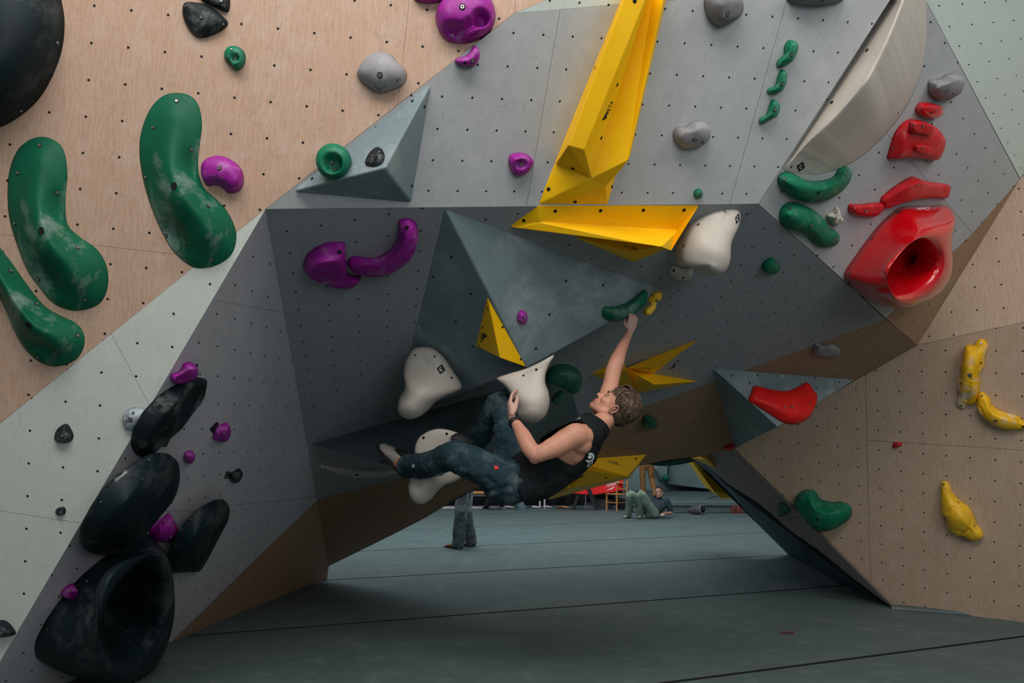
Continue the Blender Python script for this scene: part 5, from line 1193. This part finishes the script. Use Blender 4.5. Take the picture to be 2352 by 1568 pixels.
        for k in range(800 if pal is HAIR else 150):      # sides and back, combed back and down
            sd = rnd.choice((-1, 1)); f0, u0 = rnd.uniform(-.95, .50), rnd.uniform(-.85, .95)
            if f0 > -.15 and u0 < .05: continue
            P = []; n = 6; st = rnd.uniform(.07, .12); an = rnd.uniform(-.35, .25)
            for i in range(n):
                f, u = f0-st*i*math.cos(.75+an+.1*i), u0-st*i*math.sin(.75+an+.1*i)*1.1
                m = math.hypot(f, u); l = math.sqrt(max(0, 1-m*m)) if m < 1 else 0
                if m > 1: f, u = f/m, u/m
                P.append(q(-.020+f*.103, .020+u*.100, sd*(l*.092+.001)))
            if any((p-hC).dot(U) < -.098 or ((p-hC).dot(F) > -.02 and (p-hC).dot(U) < -.028) for p in P): continue
            r0 = rnd.uniform(.0010, .0020)
            limb(bm, [(p, r0*(.55+.9*math.sin(math.pi*(i+.7)/(n+.2)))) for i, p in enumerate(P)], 5, None, 2)
        for k in range(150 if pal is HAIR else 80):      # quiff standing off the forehead
            l = rnd.uniform(-.05, .05); a = rnd.uniform(-.3, .35)
            P = [q(.060, .060, l), q(.072, .078+rnd.uniform(0, .01), l*1.05), q(.060, .098+rnd.uniform(0, .012), l*1.1+.006*a), q(.030, .108+rnd.uniform(-.006, .010), l*1.15+.015*a), q(-.005, .112+rnd.uniform(-.008, .006), l*1.1+.03*a)]
            limb(bm, [(p, (.0012, .0019, .0019, .0014, .0006)[i]) for i, p in enumerate(P)], 5, None, 2)
        tag(fuse_none('hair_locks', bm, pal, root), 'light brown streaks' if pal is HAIRL else None)
    # tank top
    bm = bmesh.new()
    S = [(Pd(1178, 1110, 4.17), .175, .122), (Pd(1192, 1106, 4.17), .180, .128), (Pd(1230, 1088, 4.17), .180, .146), (Pd(1268, 1063, 4.16), .182, .150), (Pd(1316, 1025, 4.145), .190, .146), (Pd(1340, 1001, 4.15), .186, .120), (Pd(1362, 983, 4.165), .150, .090), (Pd(1380, 969, 4.18), .085, .070)]
    limb(bm, S, 28, ref, 5)
    hem = Pd(1186, 1106, 4.17); hd = (Pd(1230, 1088, 4.17)-hem).normalized()
    nk = Pd(1374, 973, 4.18); nd = (Pd(1403, 949, 4.21)-Pd(1362, 985, 4.17)).normalized()
    ARM = [(1239, 1011), (1243, 1006), (1274, 987), (1312, 969), (1331, 967), (1349, 976), (1354, 994), (1352, 1023), (1343, 1051), (1322, 1068), (1305, 1064), (1278, 1047), (1262, 1030)]
    def kp2(v, n):
        x, y, d = toPx(v)
        if (v-hem).dot(hd) < .0: return False
        if (v-nk).dot(nd) > .0+.010*math.sin(x*.1): return False
        if d < 4.14 and inpoly(x, y, ARM): return False
        if (v-Pd(1388, 946, 4.33)).length < .085: return False
        return True
    def wr(c):
        x, y, d = toPx(c)
        return .006*noise.noise(Vector((c.x*9+c.z*14, c.y*6, c.z*9-c.x*6)))+.0035*noise.noise(c*26)
    shirt = fuse('tank_top', bm, SHIRT, root, .007, 3, keep=kp2, wrinkle=wr, shell=.004)
    for f in ([(1349.0, 1040.0), (1355.0, 1038.0), (1360.0, 1040.0), (1363.0, 1046.0), (1361.0, 1053.0), (1355.0, 1058.0), (1348.0, 1060.0), (1343.0, 1056.0), (1342.0, 1050.0), (1345.0, 1044.0)],):
        on_surface('print_ring', shirt, f+[(1353+(x-1353)*.62, 1048+(y-1048)*.62) for x, y in f], [(i, (i+1) % 10, 10+(i+1) % 10, 10+i) for i in range(10)], WINK, h=.008)
        on_surface('print_ring', shirt, [(1353+(x-1353)*.42, 1047+(y-1048)*.42) for x, y in f], [tuple(range(10))], WINK, h=.008)
    for qd in ([(1348.0, 1062.0), (1350.0, 1061.0), (1349.0, 1069.0), (1346.0, 1072.0)], [(1352.0, 1060.0), (1354.5, 1059.0), (1354.0, 1068.0), (1351.0, 1071.0)], [(1357.0, 1058.0), (1360.0, 1055.0), (1358.0, 1062.0), (1356.0, 1064.0)]):
        on_surface('print_stroke', shirt, qd, [(0, 1, 2, 3)], WINK, h=.008)
    lettering(shirt, 'NI', (1333.0, 1080.0), (1353.0, 1066.0), (9, -10), WINK, name='shirt_lettering')
    for qd in ([(1308.0, 970.0), (1325.0, 963.0), (1326.0, 966.0), (1306.0, 975.0)], [(1297.0, 977.0), (1300.0, 974.0), (1301.0, 976.0), (1298.0, 980.0)], [(1303.0, 977.0), (1315.0, 973.0), (1316.0, 975.0), (1303.0, 979.0)], [(1329.0, 963.0), (1333.0, 961.0), (1333.0, 963.0), (1329.0, 965.0)]):
        on_surface('print_stroke', shirt, qd, [(0, 1, 2, 3)], WINK, h=.008)
    # trousers
    bm = bmesh.new()
    limb(bm, [(Pd(1148, 1104, 4.17), .165, .105), (Pd(1168, 1104, 4.17), .180, .116), (Pd(1192, 1100, 4.17), .175, .112), (Pd(1210, 1094, 4.17), .165, .105)], 24, ref)
    limb(bm, [(Pd(1172, 1106, 4.09), .108), (Pd(1140, 1086, 4.09), .098), (Pd(1116, 1075, 4.11), .090), (Pd(1083, 1063, 4.16), .091), (Pd(1042, 1048, 4.28), .084), (Pd(1009, 1058, 4.38), .078), (Pd(977, 1068, 4.52), .079), (Pd(948, 1071, 4.65), .070), (Pd(931, 1072, 4.72), .068), (Pd(920, 1072, 4.76), .066)], 22)
    limb(bm, [(Pd(1182, 1085, 4.26), .108), (Pd(1174, 1040, 4.32), .095), (Pd(1166, 990, 4.37), .082), (Pd(1155, 925, 4.45), .072), (Pd(1138, 945, 4.50), .075), (Pd(1118, 978, 4.57), .072), (Pd(1096, 1010, 4.65), .066), (Pd(1084, 1024, 4.68), .064)], 20)
    cA, cB = Pd(930, 1072, 4.725), (Pd(948, 1071, 4.65)-Pd(920, 1072, 4.76)).normalized()
    rA, rB = Pd(1088, 1019, 4.67), (Pd(1118, 978, 4.57)-Pd(1084, 1024, 4.68)).normalized()
    def kp3(v, n):
        if (v-cA).length < .12 and (v-cA).dot(cB) < 0: return False
        if (v-rA).length < .11 and (v-rA).dot(rB) < 0: return False
        return True
    def wr3(c):
        x, y, d = toPx(c)
        k = .010*noise.noise(Vector((x*.030, y*.055, d*3)))+.006*noise.noise(c*19)+.004*noise.noise(c*40)
        if x > 1118: k += .009*noise.noise(Vector((x*.055+y*.04, y*.05-x*.03, 3)))
        return k
    tr = fuse('trousers', bm, PANT, root, .008, 2, keep=kp3, wrinkle=wr3, shell=.004)
    on_surface('red_logo', tr, [(1136, 1069), (1140, 1072), (1144, 1069), (1143, 1075), (1145, 1079), (1140, 1077), (1135, 1080), (1137, 1075)], [tuple(range(8))], REDF, h=.009)
    lab = [[(948, 1068), (956, 1066), (956, 1067.4), (948, 1069.4)], [(951.3, 1064), (952.6, 1064), (953, 1072), (951.6, 1072)], [(949, 1072), (954.5, 1070.5), (955, 1071.5), (949.5, 1073)]]
    for l in lab: on_surface('cuff_logo', tr, l, [(0, 1, 2, 3)], WINK, h=.009)
    for k in range(9):
        x = 1003+k*3.0; y = 1088.5-k*.75
        on_surface('side_lettering', tr, [(x, y), (x+2, y-.5), (x+1.6, y-3), (x-.2, y-2.2)], [(0, 1, 2, 3)], WINK, h=.009)
    # climbing shoes
    sh, d, a, up = shoe(root, Pd(925, 1086, 4.80), Pd(877, 1028, 4.94), D(.75, .15, -.60), 1.25, SHW, name='climbing_shoe')
    def blk(bm):
        h = Pd(925, 1086, 4.80)
        limb(bm, [(h+d*.135+up*.060, .016, .026), (h+d*.10+up*.074, .022, .030), (h+d*.06+up*.086, .020, .032)], 14, a)
    simple('tongue', blk, RUB, sh)
    simple('toe_cap', lambda bm: ball(bm, Pd(882.5, 1031, 4.935), (.040, .024, .030), (d, up, a), 18), RUB, sh)
    simple('pull_tab', lambda bm: limb(bm, [(Pd(914, 1052, 4.72), .006, .003), (Pd(921, 1055, 4.72), .006, .003)], 8), REDF, sh)
    shoe(root, Pd(1090, 1022, 4.70), Pd(1040, 1008, 4.60), D(.1, .35, -.9), .95, RUB, name='climbing_shoe')
    # wristwatch band
    wc = Pd(1182, 969.5, 4.055); wd_ = (Pd(1190, 980, 4.03)-Pd(1179, 964, 4.07)).normalized()
    def band(bm):
        a_, b_ = basis_perp(wd_, Vector((.13, .97, .2))); V = []
        for off, r in ((-.011, .0345), (-.009, .037), (.009, .0375), (.011, .035), (.009, .030), (-.009, .030)):
            V.append([bm.verts.new(wc+wd_*off+(a_*math.cos(t)*r+b_*math.sin(t)*r*.9)) for t in [2*math.pi*k/24 for k in range(24)]])
        for i in range(6):
            for k in range(24):
                bm.faces.new((V[i][k], V[i][(k+1) % 24], V[(i+1) % 6][(k+1) % 24], V[(i+1) % 6][k]))
    simple('watch', band, RUB, root)
def fuse_none(name, bm, mat, parent):
    bmesh.ops.recalc_face_normals(bm, faces=bm.faces)
    o0 = parent.matrix_world_loc; bmesh.ops.translate(bm, verts=bm.verts, vec=-o0)
    me = bpy.data.meshes.new(name); bm.to_mesh(me); bm.free(); me.materials.append(mat)
    me.polygons.foreach_set('use_smooth', [True]*len(me.polygons))
    return link(name, me, parent, o0)
climber()
# ------------------------------------------------------------------ the hall beyond the arch
def FP_(px, py, z=0.0):
    r = ray(px, py); return CAM+r*((z-CAMZ)/r.z)
def box(bm, c, sx, sy, sz, rot=0.0, tilt=None):
    M = Matrix.Translation(c) @ Matrix.Rotation(rot, 4, 'Z') @ (tilt or Matrix.Identity(4)) @ Matrix.Diagonal((sx, sy, sz, 1))
    bmesh.ops.create_cube(bm, size=1, matrix=M)
def bar(bm, a, b, w, h=None, seg=None):
    """rectangular or round bar between two points"""
    if seg: loft(bm, [(a, w, w, Vector((.3, .9, .1))), (b, w, w, Vector((.3, .9, .1)))], seg); return
    d = b-a; M = Matrix.Translation((a+b)/2) @ d.to_track_quat('Z', 'X').to_matrix().to_4x4() @ Matrix.Diagonal((w, h or w, d.length, 1))
    bmesh.ops.create_cube(bm, size=1, matrix=M)
def part(name, fn, mat, parent, bevel=0, label=None, smooth=False):
    w = simple(name, fn, mat, parent, smooth)
    if bevel: b = w.obj.modifiers.new('b', 'BEVEL'); b.width = bevel; b.segments = 2
    return tag(w, label)
tag(mk('wall_back', [Vector((-20, 27, 0)), Vector((20, 27, 0)), Vector((20, 27, 9)), Vector((-20, 27, 9))], [(0, 1, 2, 3)], HALL), kind='structure')
# dark curtain behind the benches
c0, c1 = FP_(930, 1160), FP_(1431, 1160)
V, F = [], []
for i in range(121):
    t = i/120; p = c0.lerp(c1, t); y = c0.y+.0+.07*math.sin(t*90)
    V += [Vector((p.x, y, .0)), Vector((p.x, y, 2.6))]
    if i: F.append((2*i-2, 2*i, 2*i+1, 2*i-1))
w = tag(mk('curtain', V, F, CURT, None, smooth=True), 'long dark curtain hanging behind the benches beyond the arch', 'curtain')
s_ = w.obj.modifiers.new('s', 'SOLIDIFY'); s_.thickness = .02
# raised mat platform at the back right
pr = empty('mat_platform', FP_(1600, 1178)); tag(pr, 'raised grey mat platform across the back of the hall', 'platform')
a, b = FP_(1456, 1178), FP_(1800, 1181)
part('mat_base', lambda bm: box(bm, Vector(((a.x+b.x)/2, (a.y+26.9)/2, .085)), b.x-a.x, 26.9-a.y, .17), MATD, pr, .02)
part('top_mat', lambda bm: box(bm, Vector(((a.x+b.x)/2, (a.y+26.9)/2-.02, .235)), b.x-a.x+.04, 26.9-a.y+.04, .13), MATM, pr, .03)
part('seam_strip', lambda bm: bar(bm, Vector((a.x+2.2, a.y+1.2, .302)), Vector((b.x, a.y+4.2, .302)), .03, .004), BACKING, pr)
# climbing slab at the back of the platform, with one green hold
P0, P1, P2, P3 = Pd(1478, 1050, 26.0), Pd(1545, 1050, 25.6), Pd(1545, 1112, 25.2), Pd(1512, 1088, 26.2)
bk = empty('climbing_slab', Vector((P1.x, 26, .3))); tag(bk, 'pale teal slab volume on the hall\'s back wall above the platform', 'climbing volume')
PTL = plain('pale_teal_paint', (.26, .38, .37), .8, .15, .8, bmp=0)
def slab(bm):
    f = [Pd(1497, 1040, 25.9), Pd(1534, 1040, 25.3), Pd(1533, 1098, 25.2), Pd(1526, 1104, 25.4), Pd(1501, 1072, 26.1)]
    r = [Vector((p.x, 26.95, p.z)) for p in f]
    v = [bm.verts.new(p) for p in f+r]; n = 5
    bm.faces.new(v[:5]); bm.faces.new(v[5:][::-1])
    for i in range(n): bm.faces.new((v[i], v[n+i], v[n+(i+1) % n], v[(i+1) % n]))
part('slab', slab, PTL, bk, .03)
def slab2(bm):
    f = [Pd(1536, 1030, 25.4), Pd(1720, 1030, 25.4), Pd(1720, 1133, 24.6), Pd(1535, 1112, 25.9)]
    r = [Vector((p.x, 26.97, p.z)) for p in f]
    v = [bm.verts.new(p) for p in f+r]; n = 4
    bm.faces.new(v[:4]); bm.faces.new(v[4:][::-1])
    for i in range(n): bm.faces.new((v[i], v[n+i], v[n+(i+1) % n], v[(i+1) % n]))
part('slab', slab2, HALL, bk, .03)
hold('knob_hold', facing(1529, 1099, 25.0), [(1520, 1096), (1524, 1091), (1530, 1089), (1536, 1093), (1538, 1100), (1533, 1104), (1525, 1103)], [(1529, 1097, .12)], GRNB, 'far green hold on the pale teal slab beyond the arch', back=.2, n=30, rings=8)
# bench with orange seat and white tube frame
d0 = FP_(1100, 1167).y
def BX(px): return Pd(px, 1150, 20.3).x
def at_(px, z, dy=0): return Vector((BX(px), d0+dy, z))
be = empty('bench', at_(1110, 0)); tag(be, 'long bench with an orange seat on a white tube frame', 'bench')
part('seat', lambda bm: box(bm, (at_(1003, .43)+at_(1256, .43))/2+Vector((0, .2, 0)), BX(1256)-BX(1003), .42, .06), ORG, be, .012)
part('cushion_edge', lambda bm: box(bm, (at_(1003, .36)+at_(1256, .36))/2+Vector((0, .2, 0)), BX(1256)-BX(1003)-.05, .36, .07), BKT, be, .01)
for x in (1012, 1160, 1242, 1253):
    part('leg', lambda bm: bar(bm, at_(x, 0), at_(x, .40), .045, .045), WPT, be)
part('foot_rail', lambda bm: bar(bm, at_(1010, .025), at_(1163, .025), .05, .05), WPT, be)
# sitter on the bench: only the trousers show
def mini_person(loc, label, joints, cols, s=1.0, headdir=None, hairmat=HAIRD, voxel=.014, baggy=1.0, shoes=LEATH, shirt_arms=True, face=False):
    """joints in world space: hipL hipR kneeL kneeR footL footR chest neck head shL shR elL elR haL haR"""
    r = empty('person', loc); tag(r, label, 'person'); J = joints
    sk, top, leg = cols
    pel = (J['hipL']+J['hipR'])/2; side = (J['hipL']-J['hipR']).normalized(); ssd = (J['shL']-J['shR']).normalized()
    bm = bmesh.new()
    limb(bm, [(pel, .15*s, .10*s), (pel.lerp(J['chest'], .5), .14*s, .10*s), (J['chest'], .17*s, .115*s), (J['neck'], .07*s, .06*s)], 18, ssd)
    limb(bm, [(J['neck'], .055*s), (J['head'], .052*s)], 12)
    U = (J['head']-J['neck']).normalized() if 'U' not in J else J['U']; F_h = headdir; F_h = (F_h-U*F_h.dot(U)).normalized(); L_h = U.cross(F_h)
    q = head_parts(bm, J['head'], F_h, U, L_h, s)
    for k in 'LR':
        limb(bm, [(J['hip'+k], .08*s), (J['knee'+k], .055*s), (J['foot'+k]+Vector((0, 0, .07*s)), .035*s)], 12)
        limb(bm, [(J['sh'+k], .055*s), (J['sh'+k].lerp(J['el'+k], .5), .046*s), (J['el'+k], .040*s), (J['ha'+k], .026*s)], 12)
        dr = (J['ha'+k]-J['el'+k]).normalized(); sd = dr.cross(Vector((0, 0, 1))); sd = sd.normalized() if sd.length > .1 else Vector((1, 0, 0))
        hand(bm, J['ha'+k], dr, sd, dr.cross(sd), s, curl=.5)
    fuse('body', bm, sk, r, voxel, 2)
    def hr(bm):
        hair_cap(bm, q, F_h, U, L_h, s)
        ball(bm, q(.03, .075), (.05*s, .03*s, .06*s), (F_h, U, L_h), 12)
    simple('hair', hr, hairmat, r)
    if face: face_details(r, q, J['head'], F_h, U, L_h, s, lashes=False)
    bm = bmesh.new()
    limb(bm, [(pel.lerp(J['chest'], .10), .175*s, .125*s), (pel.lerp(J['chest'], .5), .17*s, .125*s), (J['chest'], .195*s, .135*s), (J['neck'].lerp(J['chest'], .15), .10*s, .085*s)], 20, ssd)
    for k in 'LR':
        limb(bm, [(J['sh'+k].lerp(J['chest'], .3), .075*s), (J['sh'+k], .072*s), (J['sh'+k].lerp(J['el'+k], .75), .064*s)], 12)
    fuse('shirt', bm, top, r, voxel, 2, wrinkle=lambda c: .006*noise.noise(c*9))
    bm = bmesh.new()
    limb(bm, [(pel+(J['chest']-pel).normalized()*.05, .165*s, .12*s), (pel, .185*s, .13*s), (pel-(J['chest']-pel).normalized()*.03, .16*s, .11*s)], 18, side)
    for k in 'LR':
        ft = J['foot'+k]+Vector((0, 0, .06*s))
        limb(bm, [(J['hip'+k], .105*s), (J['hip'+k].lerp(J['knee'+k], .5), .095*s), (J['knee'+k], .080*s*baggy), (J['knee'+k].lerp(ft, .5), .080*s*baggy), (ft+(J['knee'+k]-ft)*.04, .080*s*baggy)], 14)
    tr = fuse('trousers', bm, leg, r, voxel, 2, wrinkle=lambda c: .008*noise.noise(Vector((c.x*7+c.z*5, c.y*7, c.z*6)))+.003*noise.noise(c*24))
    for k in 'LR':
        toe = J.get('toe'+k, J['foot'+k]+F_h*.2*s)
        hd = (toe-J['foot'+k]).normalized()
        shoe(r, J['foot'+k]-hd*.07*s+Vector((0, 0, .01)), toe+Vector((0, 0, .01)), Vector((0, 0, 1)), s, shoes, name='shoe')
    return r, tr, q
# walking person in grey denim: the arch hides everything above the thighs
fl, fr = FP_(1052, 1259), FP_(1082, 1253)
g = fl.y
hx = Pd(1066, 1120, 11.1)
J = dict(footL=fr, footR=fl, toeL=FP_(1060, 1254)+Vector((0, 0, 0)), toeR=FP_(1023, 1257), kneeL=Pd(1070, 1182, 11.15), kneeR=Pd(1058, 1182, 10.95), hipL=Pd(1072, 1124, 11.25), hipR=Pd(1062, 1124, 11.05),
         chest=Pd(1068, 1060, 11.15), neck=Pd(1066, 1030, 11.15), head=Pd(1062, 1000, 11.15), shL=Pd(1070, 1042, 11.35), shR=Pd(1066, 1042, 10.95), elL=Pd(1082, 1082, 11.4), elR=Pd(1076, 1080, 10.9), haL=Pd(1064, 1112, 11.4), haR=Pd(1058, 1110, 10.9), U=Vector((0, 0, 1)))
J['footL'].z = J['footR'].z = .0
mini_person(Vector((fl.x, fl.y, 0)), 'walking person in baggy grey jeans and brown shoes, seen below the arch', J, (SKIN, GRYP, JEAN), 1.0, Vector((-1, -.1, 0)), voxel=.010, baggy=1.2)
# standing person in ochre trousers on the platform
f0, f1 = FP_(1478, 1139, .30), FP_(1506, 1142, .30)
zc = f0.y
def ST(px, py, dz=0): return Pd(px, py, (Vector((0, zc, .3))-CAM).dot(FW)+dz)
J = dict(footL=f1, footR=f0, toeL=f1+Vector((.05, -.2, 0)), toeR=f0+Vector((-.05, -.2, 0)), kneeL=ST(1498, 1103), kneeR=ST(1476, 1103), hipL=ST(1493, 1068), hipR=ST(1476, 1068), chest=ST(1484, 1034), neck=ST(1484, 1018), head=ST(1484, 1006), shL=ST(1499, 1024), shR=ST(1469, 1024),
         elL=ST(1504, 1046), elR=ST(1464, 1046), haL=ST(1506, 1064), haR=ST(1463, 1064), U=Vector((0, 0, 1)))
mini_person(Vector((f0.x, f0.y, .3)), 'standing person in ochre trousers on the mat platform', J, (SKIN, GRYP, OCHRE), .98, Vector((0, -1, 0)), voxel=.016, shoes=RUB)
# person sitting on the bench in charcoal trousers
def SB(px, py, d): return Pd(px, py, d)
J = dict(footL=FP_(1154, 1166), footR=FP_(1117, 1167), kneeL=SB(1150, 1137, 19.9), kneeR=SB(1128, 1137, 19.9), hipL=SB(1146, 1130, 20.4), hipR=SB(1134, 1130, 20.4), chest=SB(1140, 1098, 20.4), neck=SB(1140, 1082, 20.4), head=SB(1140, 1070, 20.35), shL=SB(1155, 1088, 20.4), shR=SB(1125, 1088, 20.4),
         elL=SB(1158, 1110, 20.3), elR=SB(1122, 1110, 20.3), haL=SB(1148, 1122, 20.0), haR=SB(1130, 1122, 20.0), U=Vector((0, 0, 1)))
J['toeL'] = J['footL']+Vector((.03, -.2, 0)); J['toeR'] = J['footR']+Vector((-.08, -.18, 0))
mini_person(Vector((J['hipL'].x, 19.9, 0)), 'person in charcoal trousers sitting on the orange bench', J, (SKIN, GRYP, GRYP), .96, Vector((0, -1, 0)), voxel=.016, shoes=RUB)
# man lying on the mats, propped on one elbow
def LM(px, py, d): return Pd(px, py, d)
J = dict(footR=FP_(1443, 1189), footL=FP_(1470, 1189.5), kneeR=LM(1448, 1133, 17.0), kneeL=LM(1472, 1132, 17.0), hipR=LM(1490, 1176, 17.45), hipL=LM(1503, 1179, 17.2), chest=LM(1512, 1160, 17.55), neck=LM(1513, 1146, 17.65), head=LM(1513, 1127, 17.6),
         shR=LM(1496, 1149, 17.8), shL=LM(1532, 1151, 17.55), elR=LM(1492, 1170, 18.0), elL=LM(1542, 1177, 17.5), haR=LM(1500, 1181, 17.8), haL=LM(1527, 1179, 17.2), U=D(-.10, .97, .15).normalized())
J['toeR'] = J['footR']+Vector((-.12, -.10, 0)); J['toeL'] = J['footL']+Vector((-.04, -.15, 0))
lm, _, q = mini_person(FP_(1490, 1186), 'man in dark T-shirt and sage green trousers lying propped on an elbow', J, (SKIN, NAVY, SAGE), 1.06, D(-.35, -.18, -1), voxel=.012, shoes=SHW, face=True)
# wooden chair
def chair():
    c = FP_(1417, 1172.5); r = empty('wooden_chair', c); tag(r, 'light wooden chair beside the lying man', 'chair')
    R = Matrix.Rotation(math.radians(38), 3, 'Z')
    def q(x, y, z): return c+R @ Vector((x, y, z))       # x = towards the seat front (left), y across
    X = -1
    for sy in (-.19, .19):
        part('leg', lambda bm: bar(bm, q(-.20, sy, 0), q(-.18, sy, .43), .032), CHW, r)
        part('back_post', lambda bm: (bar(bm, q(.20, sy, 0), q(.19, sy, .44), .034), bar(bm, q(.19, sy, .43), q(.25, sy*.95, .80), .032)), CHW, r)
        part('side_rail', lambda bm: bar(bm, q(-.19, sy, .22), q(.19, sy, .22), .018), CHW, r)
    part('seat', lambda bm: box(bm, q(0, 0, .44), .43, .42, .028, math.radians(38)), CHW, r, .01)
    part('top_slat', lambda bm: bar(bm, q(.235, -.19, .73), q(.235, .19, .73), .02, .13), CHW, r, .006)
    part('back_slat', lambda bm: bar(bm, q(.215, -.19, .57), q(.215, .19, .57), .018, .035), CHW, r)
    part('front_rail', lambda bm: bar(bm, q(-.19, -.19, .22), q(-.19, .19, .22), .018), CHW, r)
chair()
# red banner on black trestle
def banner():
    o = FP_(1365, 1171); r = empty('banner_stand', o); tag(r, 'red banner stretched over black splayed legs beyond the arch', 'banner')
    y = o.y
    def q(px, py, dy=0):
        k = ray(px, py); return CAM+k*((y+dy-CAM.y)/k.y)
    V = [q(1285, 1092), q(1431, 1088), q(1431, 1126), q(1395, 1131), q(1360, 1136), q(1312, 1132), q(1285, 1134)]
    n = len(V); V2 = [p+Vector((0, .04, 0)) for p in V]
    bn = mk('banner', V+V2, [tuple(range(n)), tuple(range(2*n-1, n-1, -1))]+[(i, n+i, n+(i+1) % n, (i+1) % n) for i in range(n)], BANR, r)
    bm = bmesh.new(); bm.from_mesh(bn.obj.data); bmesh.ops.recalc_face_normals(bm, faces=bm.faces); bm.to_mesh(bn.obj.data); bn.bvh = BVHTree.FromBMesh(bm); bm.free()
    lettering(bn, 'Milwaukee', (1392, 1120), (1421, 1111), (1.5, -12), WINK, shear=.25)
    on_surface('lightning_mark', bn, [(1391, 1127), (1403, 1120.5), (1401, 1124), (1414, 1116), (1403, 1125.5), (1404.5, 1122.5)], [(0, 1, 2), (2, 1, 3), (2, 3, 5), (5, 3, 4)], WINK, h=.006)
    part('leg', lambda bm: bar(bm, q(1352, 1122, -.05), q(1371, 1172, -.12), .10, .03), BKP, r)
    part('leg', lambda bm: bar(bm, q(1331, 1126, .05), q(1317, 1170, .1), .09, .03), BKP, r)
    part('leg', lambda bm: bar(bm, q(1414, 1120, .25), q(1422, 1168, .3), .07, .03), BKP, r)
    part('crossbar', lambda bm: bar(bm, q(1345, 1136, .02), q(1345, 1170, .06), .035, .03), BKT, r)
banner()
def bucket():
    o = FP_(1393, 1170); r = empty('bucket', o+Vector((0, .5, 0))); tag(r, 'dark grey plastic tub behind the wooden chair', 'bucket'); c = r.matrix_world_loc
    part('tub', lambda bm: loft(bm, [(c+Vector((0, 0, .01)), .22, .22, RT), (c+Vector((0, 0, .42)), .29, .29, RT)], 24), BKT, r, smooth=True)
    part('rim', lambda bm: loft(bm, [(c+Vector((0, 0, .41)), .305, .305, RT), (c+Vector((0, 0, .44)), .305, .305, RT)], 24), BKP, r, smooth=True)
bucket()
def basket():
    o = FP_(1354, 1170.5)+Vector((0, .2, 0)); r = empty('wire_basket', o); tag(r, 'small grey wire basket under the red banner', 'basket')
    part('basket_base', lambda bm: box(bm, o+Vector((0, 0, .02)), .24, .2, .02), BKT, r)
    for k in range(7): part('wire', lambda bm: bar(bm, o+Vector((-.12+.04*k, -.1, .02)), o+Vector((-.12+.04*k, -.1, .20)), .006), GRH, r)
    for k in range(4): part('wire', lambda bm: bar(bm, o+Vector((-.12, -.1, .04+.05*k)), o+Vector((.12, -.1, .04+.05*k)), .006), GRH, r)
basket()
def pouf():
    o = FP_(1199, 1171.5)+Vector((0, .1, 0)); r = empty('pouf', o); tag(r, 'mottled blue fabric pouf in front of the bench', 'pouf')
    w = part('cushion', lambda bm: loft(bm, [(o+Vector((0, 0, .03)), .150, .150, RT), (o+Vector((0, 0, .16)), .165, .165, RT), (o+Vector((0, 0, .30)), .150, .150, RT)], 24), DEN, r, smooth=True)
    part('piping', lambda bm: loft(bm, [(o+Vector((0, 0, .325)), .135, .135, RT), (o+Vector((0, 0, .34)), .12, .12, RT)], 24), GRYP, r, smooth=True)
pouf()
for i, (x, y, m, lab) in enumerate([(1171, 1167.5, PAPER, 'pale slipper under the bench beside the white leg'), (1232, 1167.5, PAPER, 'pale shoe left of the twin white bench legs'), (1258, 1166.5, PAPER, 'pale shoe right of the twin white bench legs'), (1287, 1168, LEATH, 'left one of the tan shoes by the curtain foot'), (1299, 1168, ORG, 'right one of the tan shoes by the curtain foot')]):
    o = FP_(x, y); r = empty('shoe', o); tag(r, lab, 'shoe', 'loose shoes along the bench')
    shoe(r, o+Vector((-.11, 0, .012)), o+Vector((.12, -.03, .012)), Vector((0, 0, 1)), .9, m, name='upper')
def bag():
    o = FP_(1596, 1181); r = empty('chalk_bag', o); tag(r, 'dark chalk bag lying open on the far mats', 'bag')
    a_, b_ = o+Vector((-.12, .1, .09)), o+Vector((.06, -.06, .12))
    part('pouch', lambda bm: limb(bm, [(a_, .05), (a_.lerp(b_, .4), .095), (b_, .115)], 18), GRYP, r, smooth=True)
    d = (b_-a_).normalized()
    part('opening', lambda bm: loft(bm, [(b_+d*.10, .085, .085, RT), (b_+d*.119, .08, .08, RT)], 18), HOLE, r, smooth=True)
    def rim(bm):
        e1, e2 = basis_perp(d, RT)
        limb(bm, [(b_+d*.11+(e1*math.cos(t)+e2*math.sin(t))*.095, .014) for t in [2*math.pi*k/12 for k in range(13)]], 8, d, 2)
    part('rim', rim, GRH, r, smooth=True)
    part('strap', lambda bm: limb(bm, [(o+Vector((.10, -.03, .03)), .03, .012), (o+Vector((.19, -.01, .035)), .03, .012), (o+Vector((.27, 0, .04)), .035, .012)], 10), BKT, r, smooth=True)
bag()
def crate(px, w_, lab):
    o = FP_(px, 1178.5); r = empty('crate', o); tag(r, lab, 'crate', None)
    for sx in (-1, 1):
        for sy in (-1, 1): part('post', lambda bm: box(bm, o+Vector((sx*w_/2, .12+sy*.12, .10)), .025, .025, .20), REDC, r)
    for k in range(3):
        part('slat', lambda bm: box(bm, o+Vector((0, -.004, .035+.065*k)), w_, .015, .035), REDC, r)
        part('slat', lambda bm: box(bm, o+Vector((-w_/2, .12, .035+.065*k)), .015, .25, .035), REDC, r)
    part('crate_floor', lambda bm: box(bm, o+Vector((0, .12, .012)), w_, .24, .015), REDC, r)
    for k in range(3):
        part('bottle', lambda bm: limb(bm, [(o+Vector((-w_*.3+k*w_*.3, .10, .04)), .025), (o+Vector((-w_*.3+k*w_*.3, .10, .14)), .025), (o+Vector((-w_*.3+k*w_*.3, .10, .20)), .012)], 8), (PAPER, GRND, ORG)[k], r, smooth=True)
crate(1692, .24, 'dark red slatted crate at the foot of the arch')
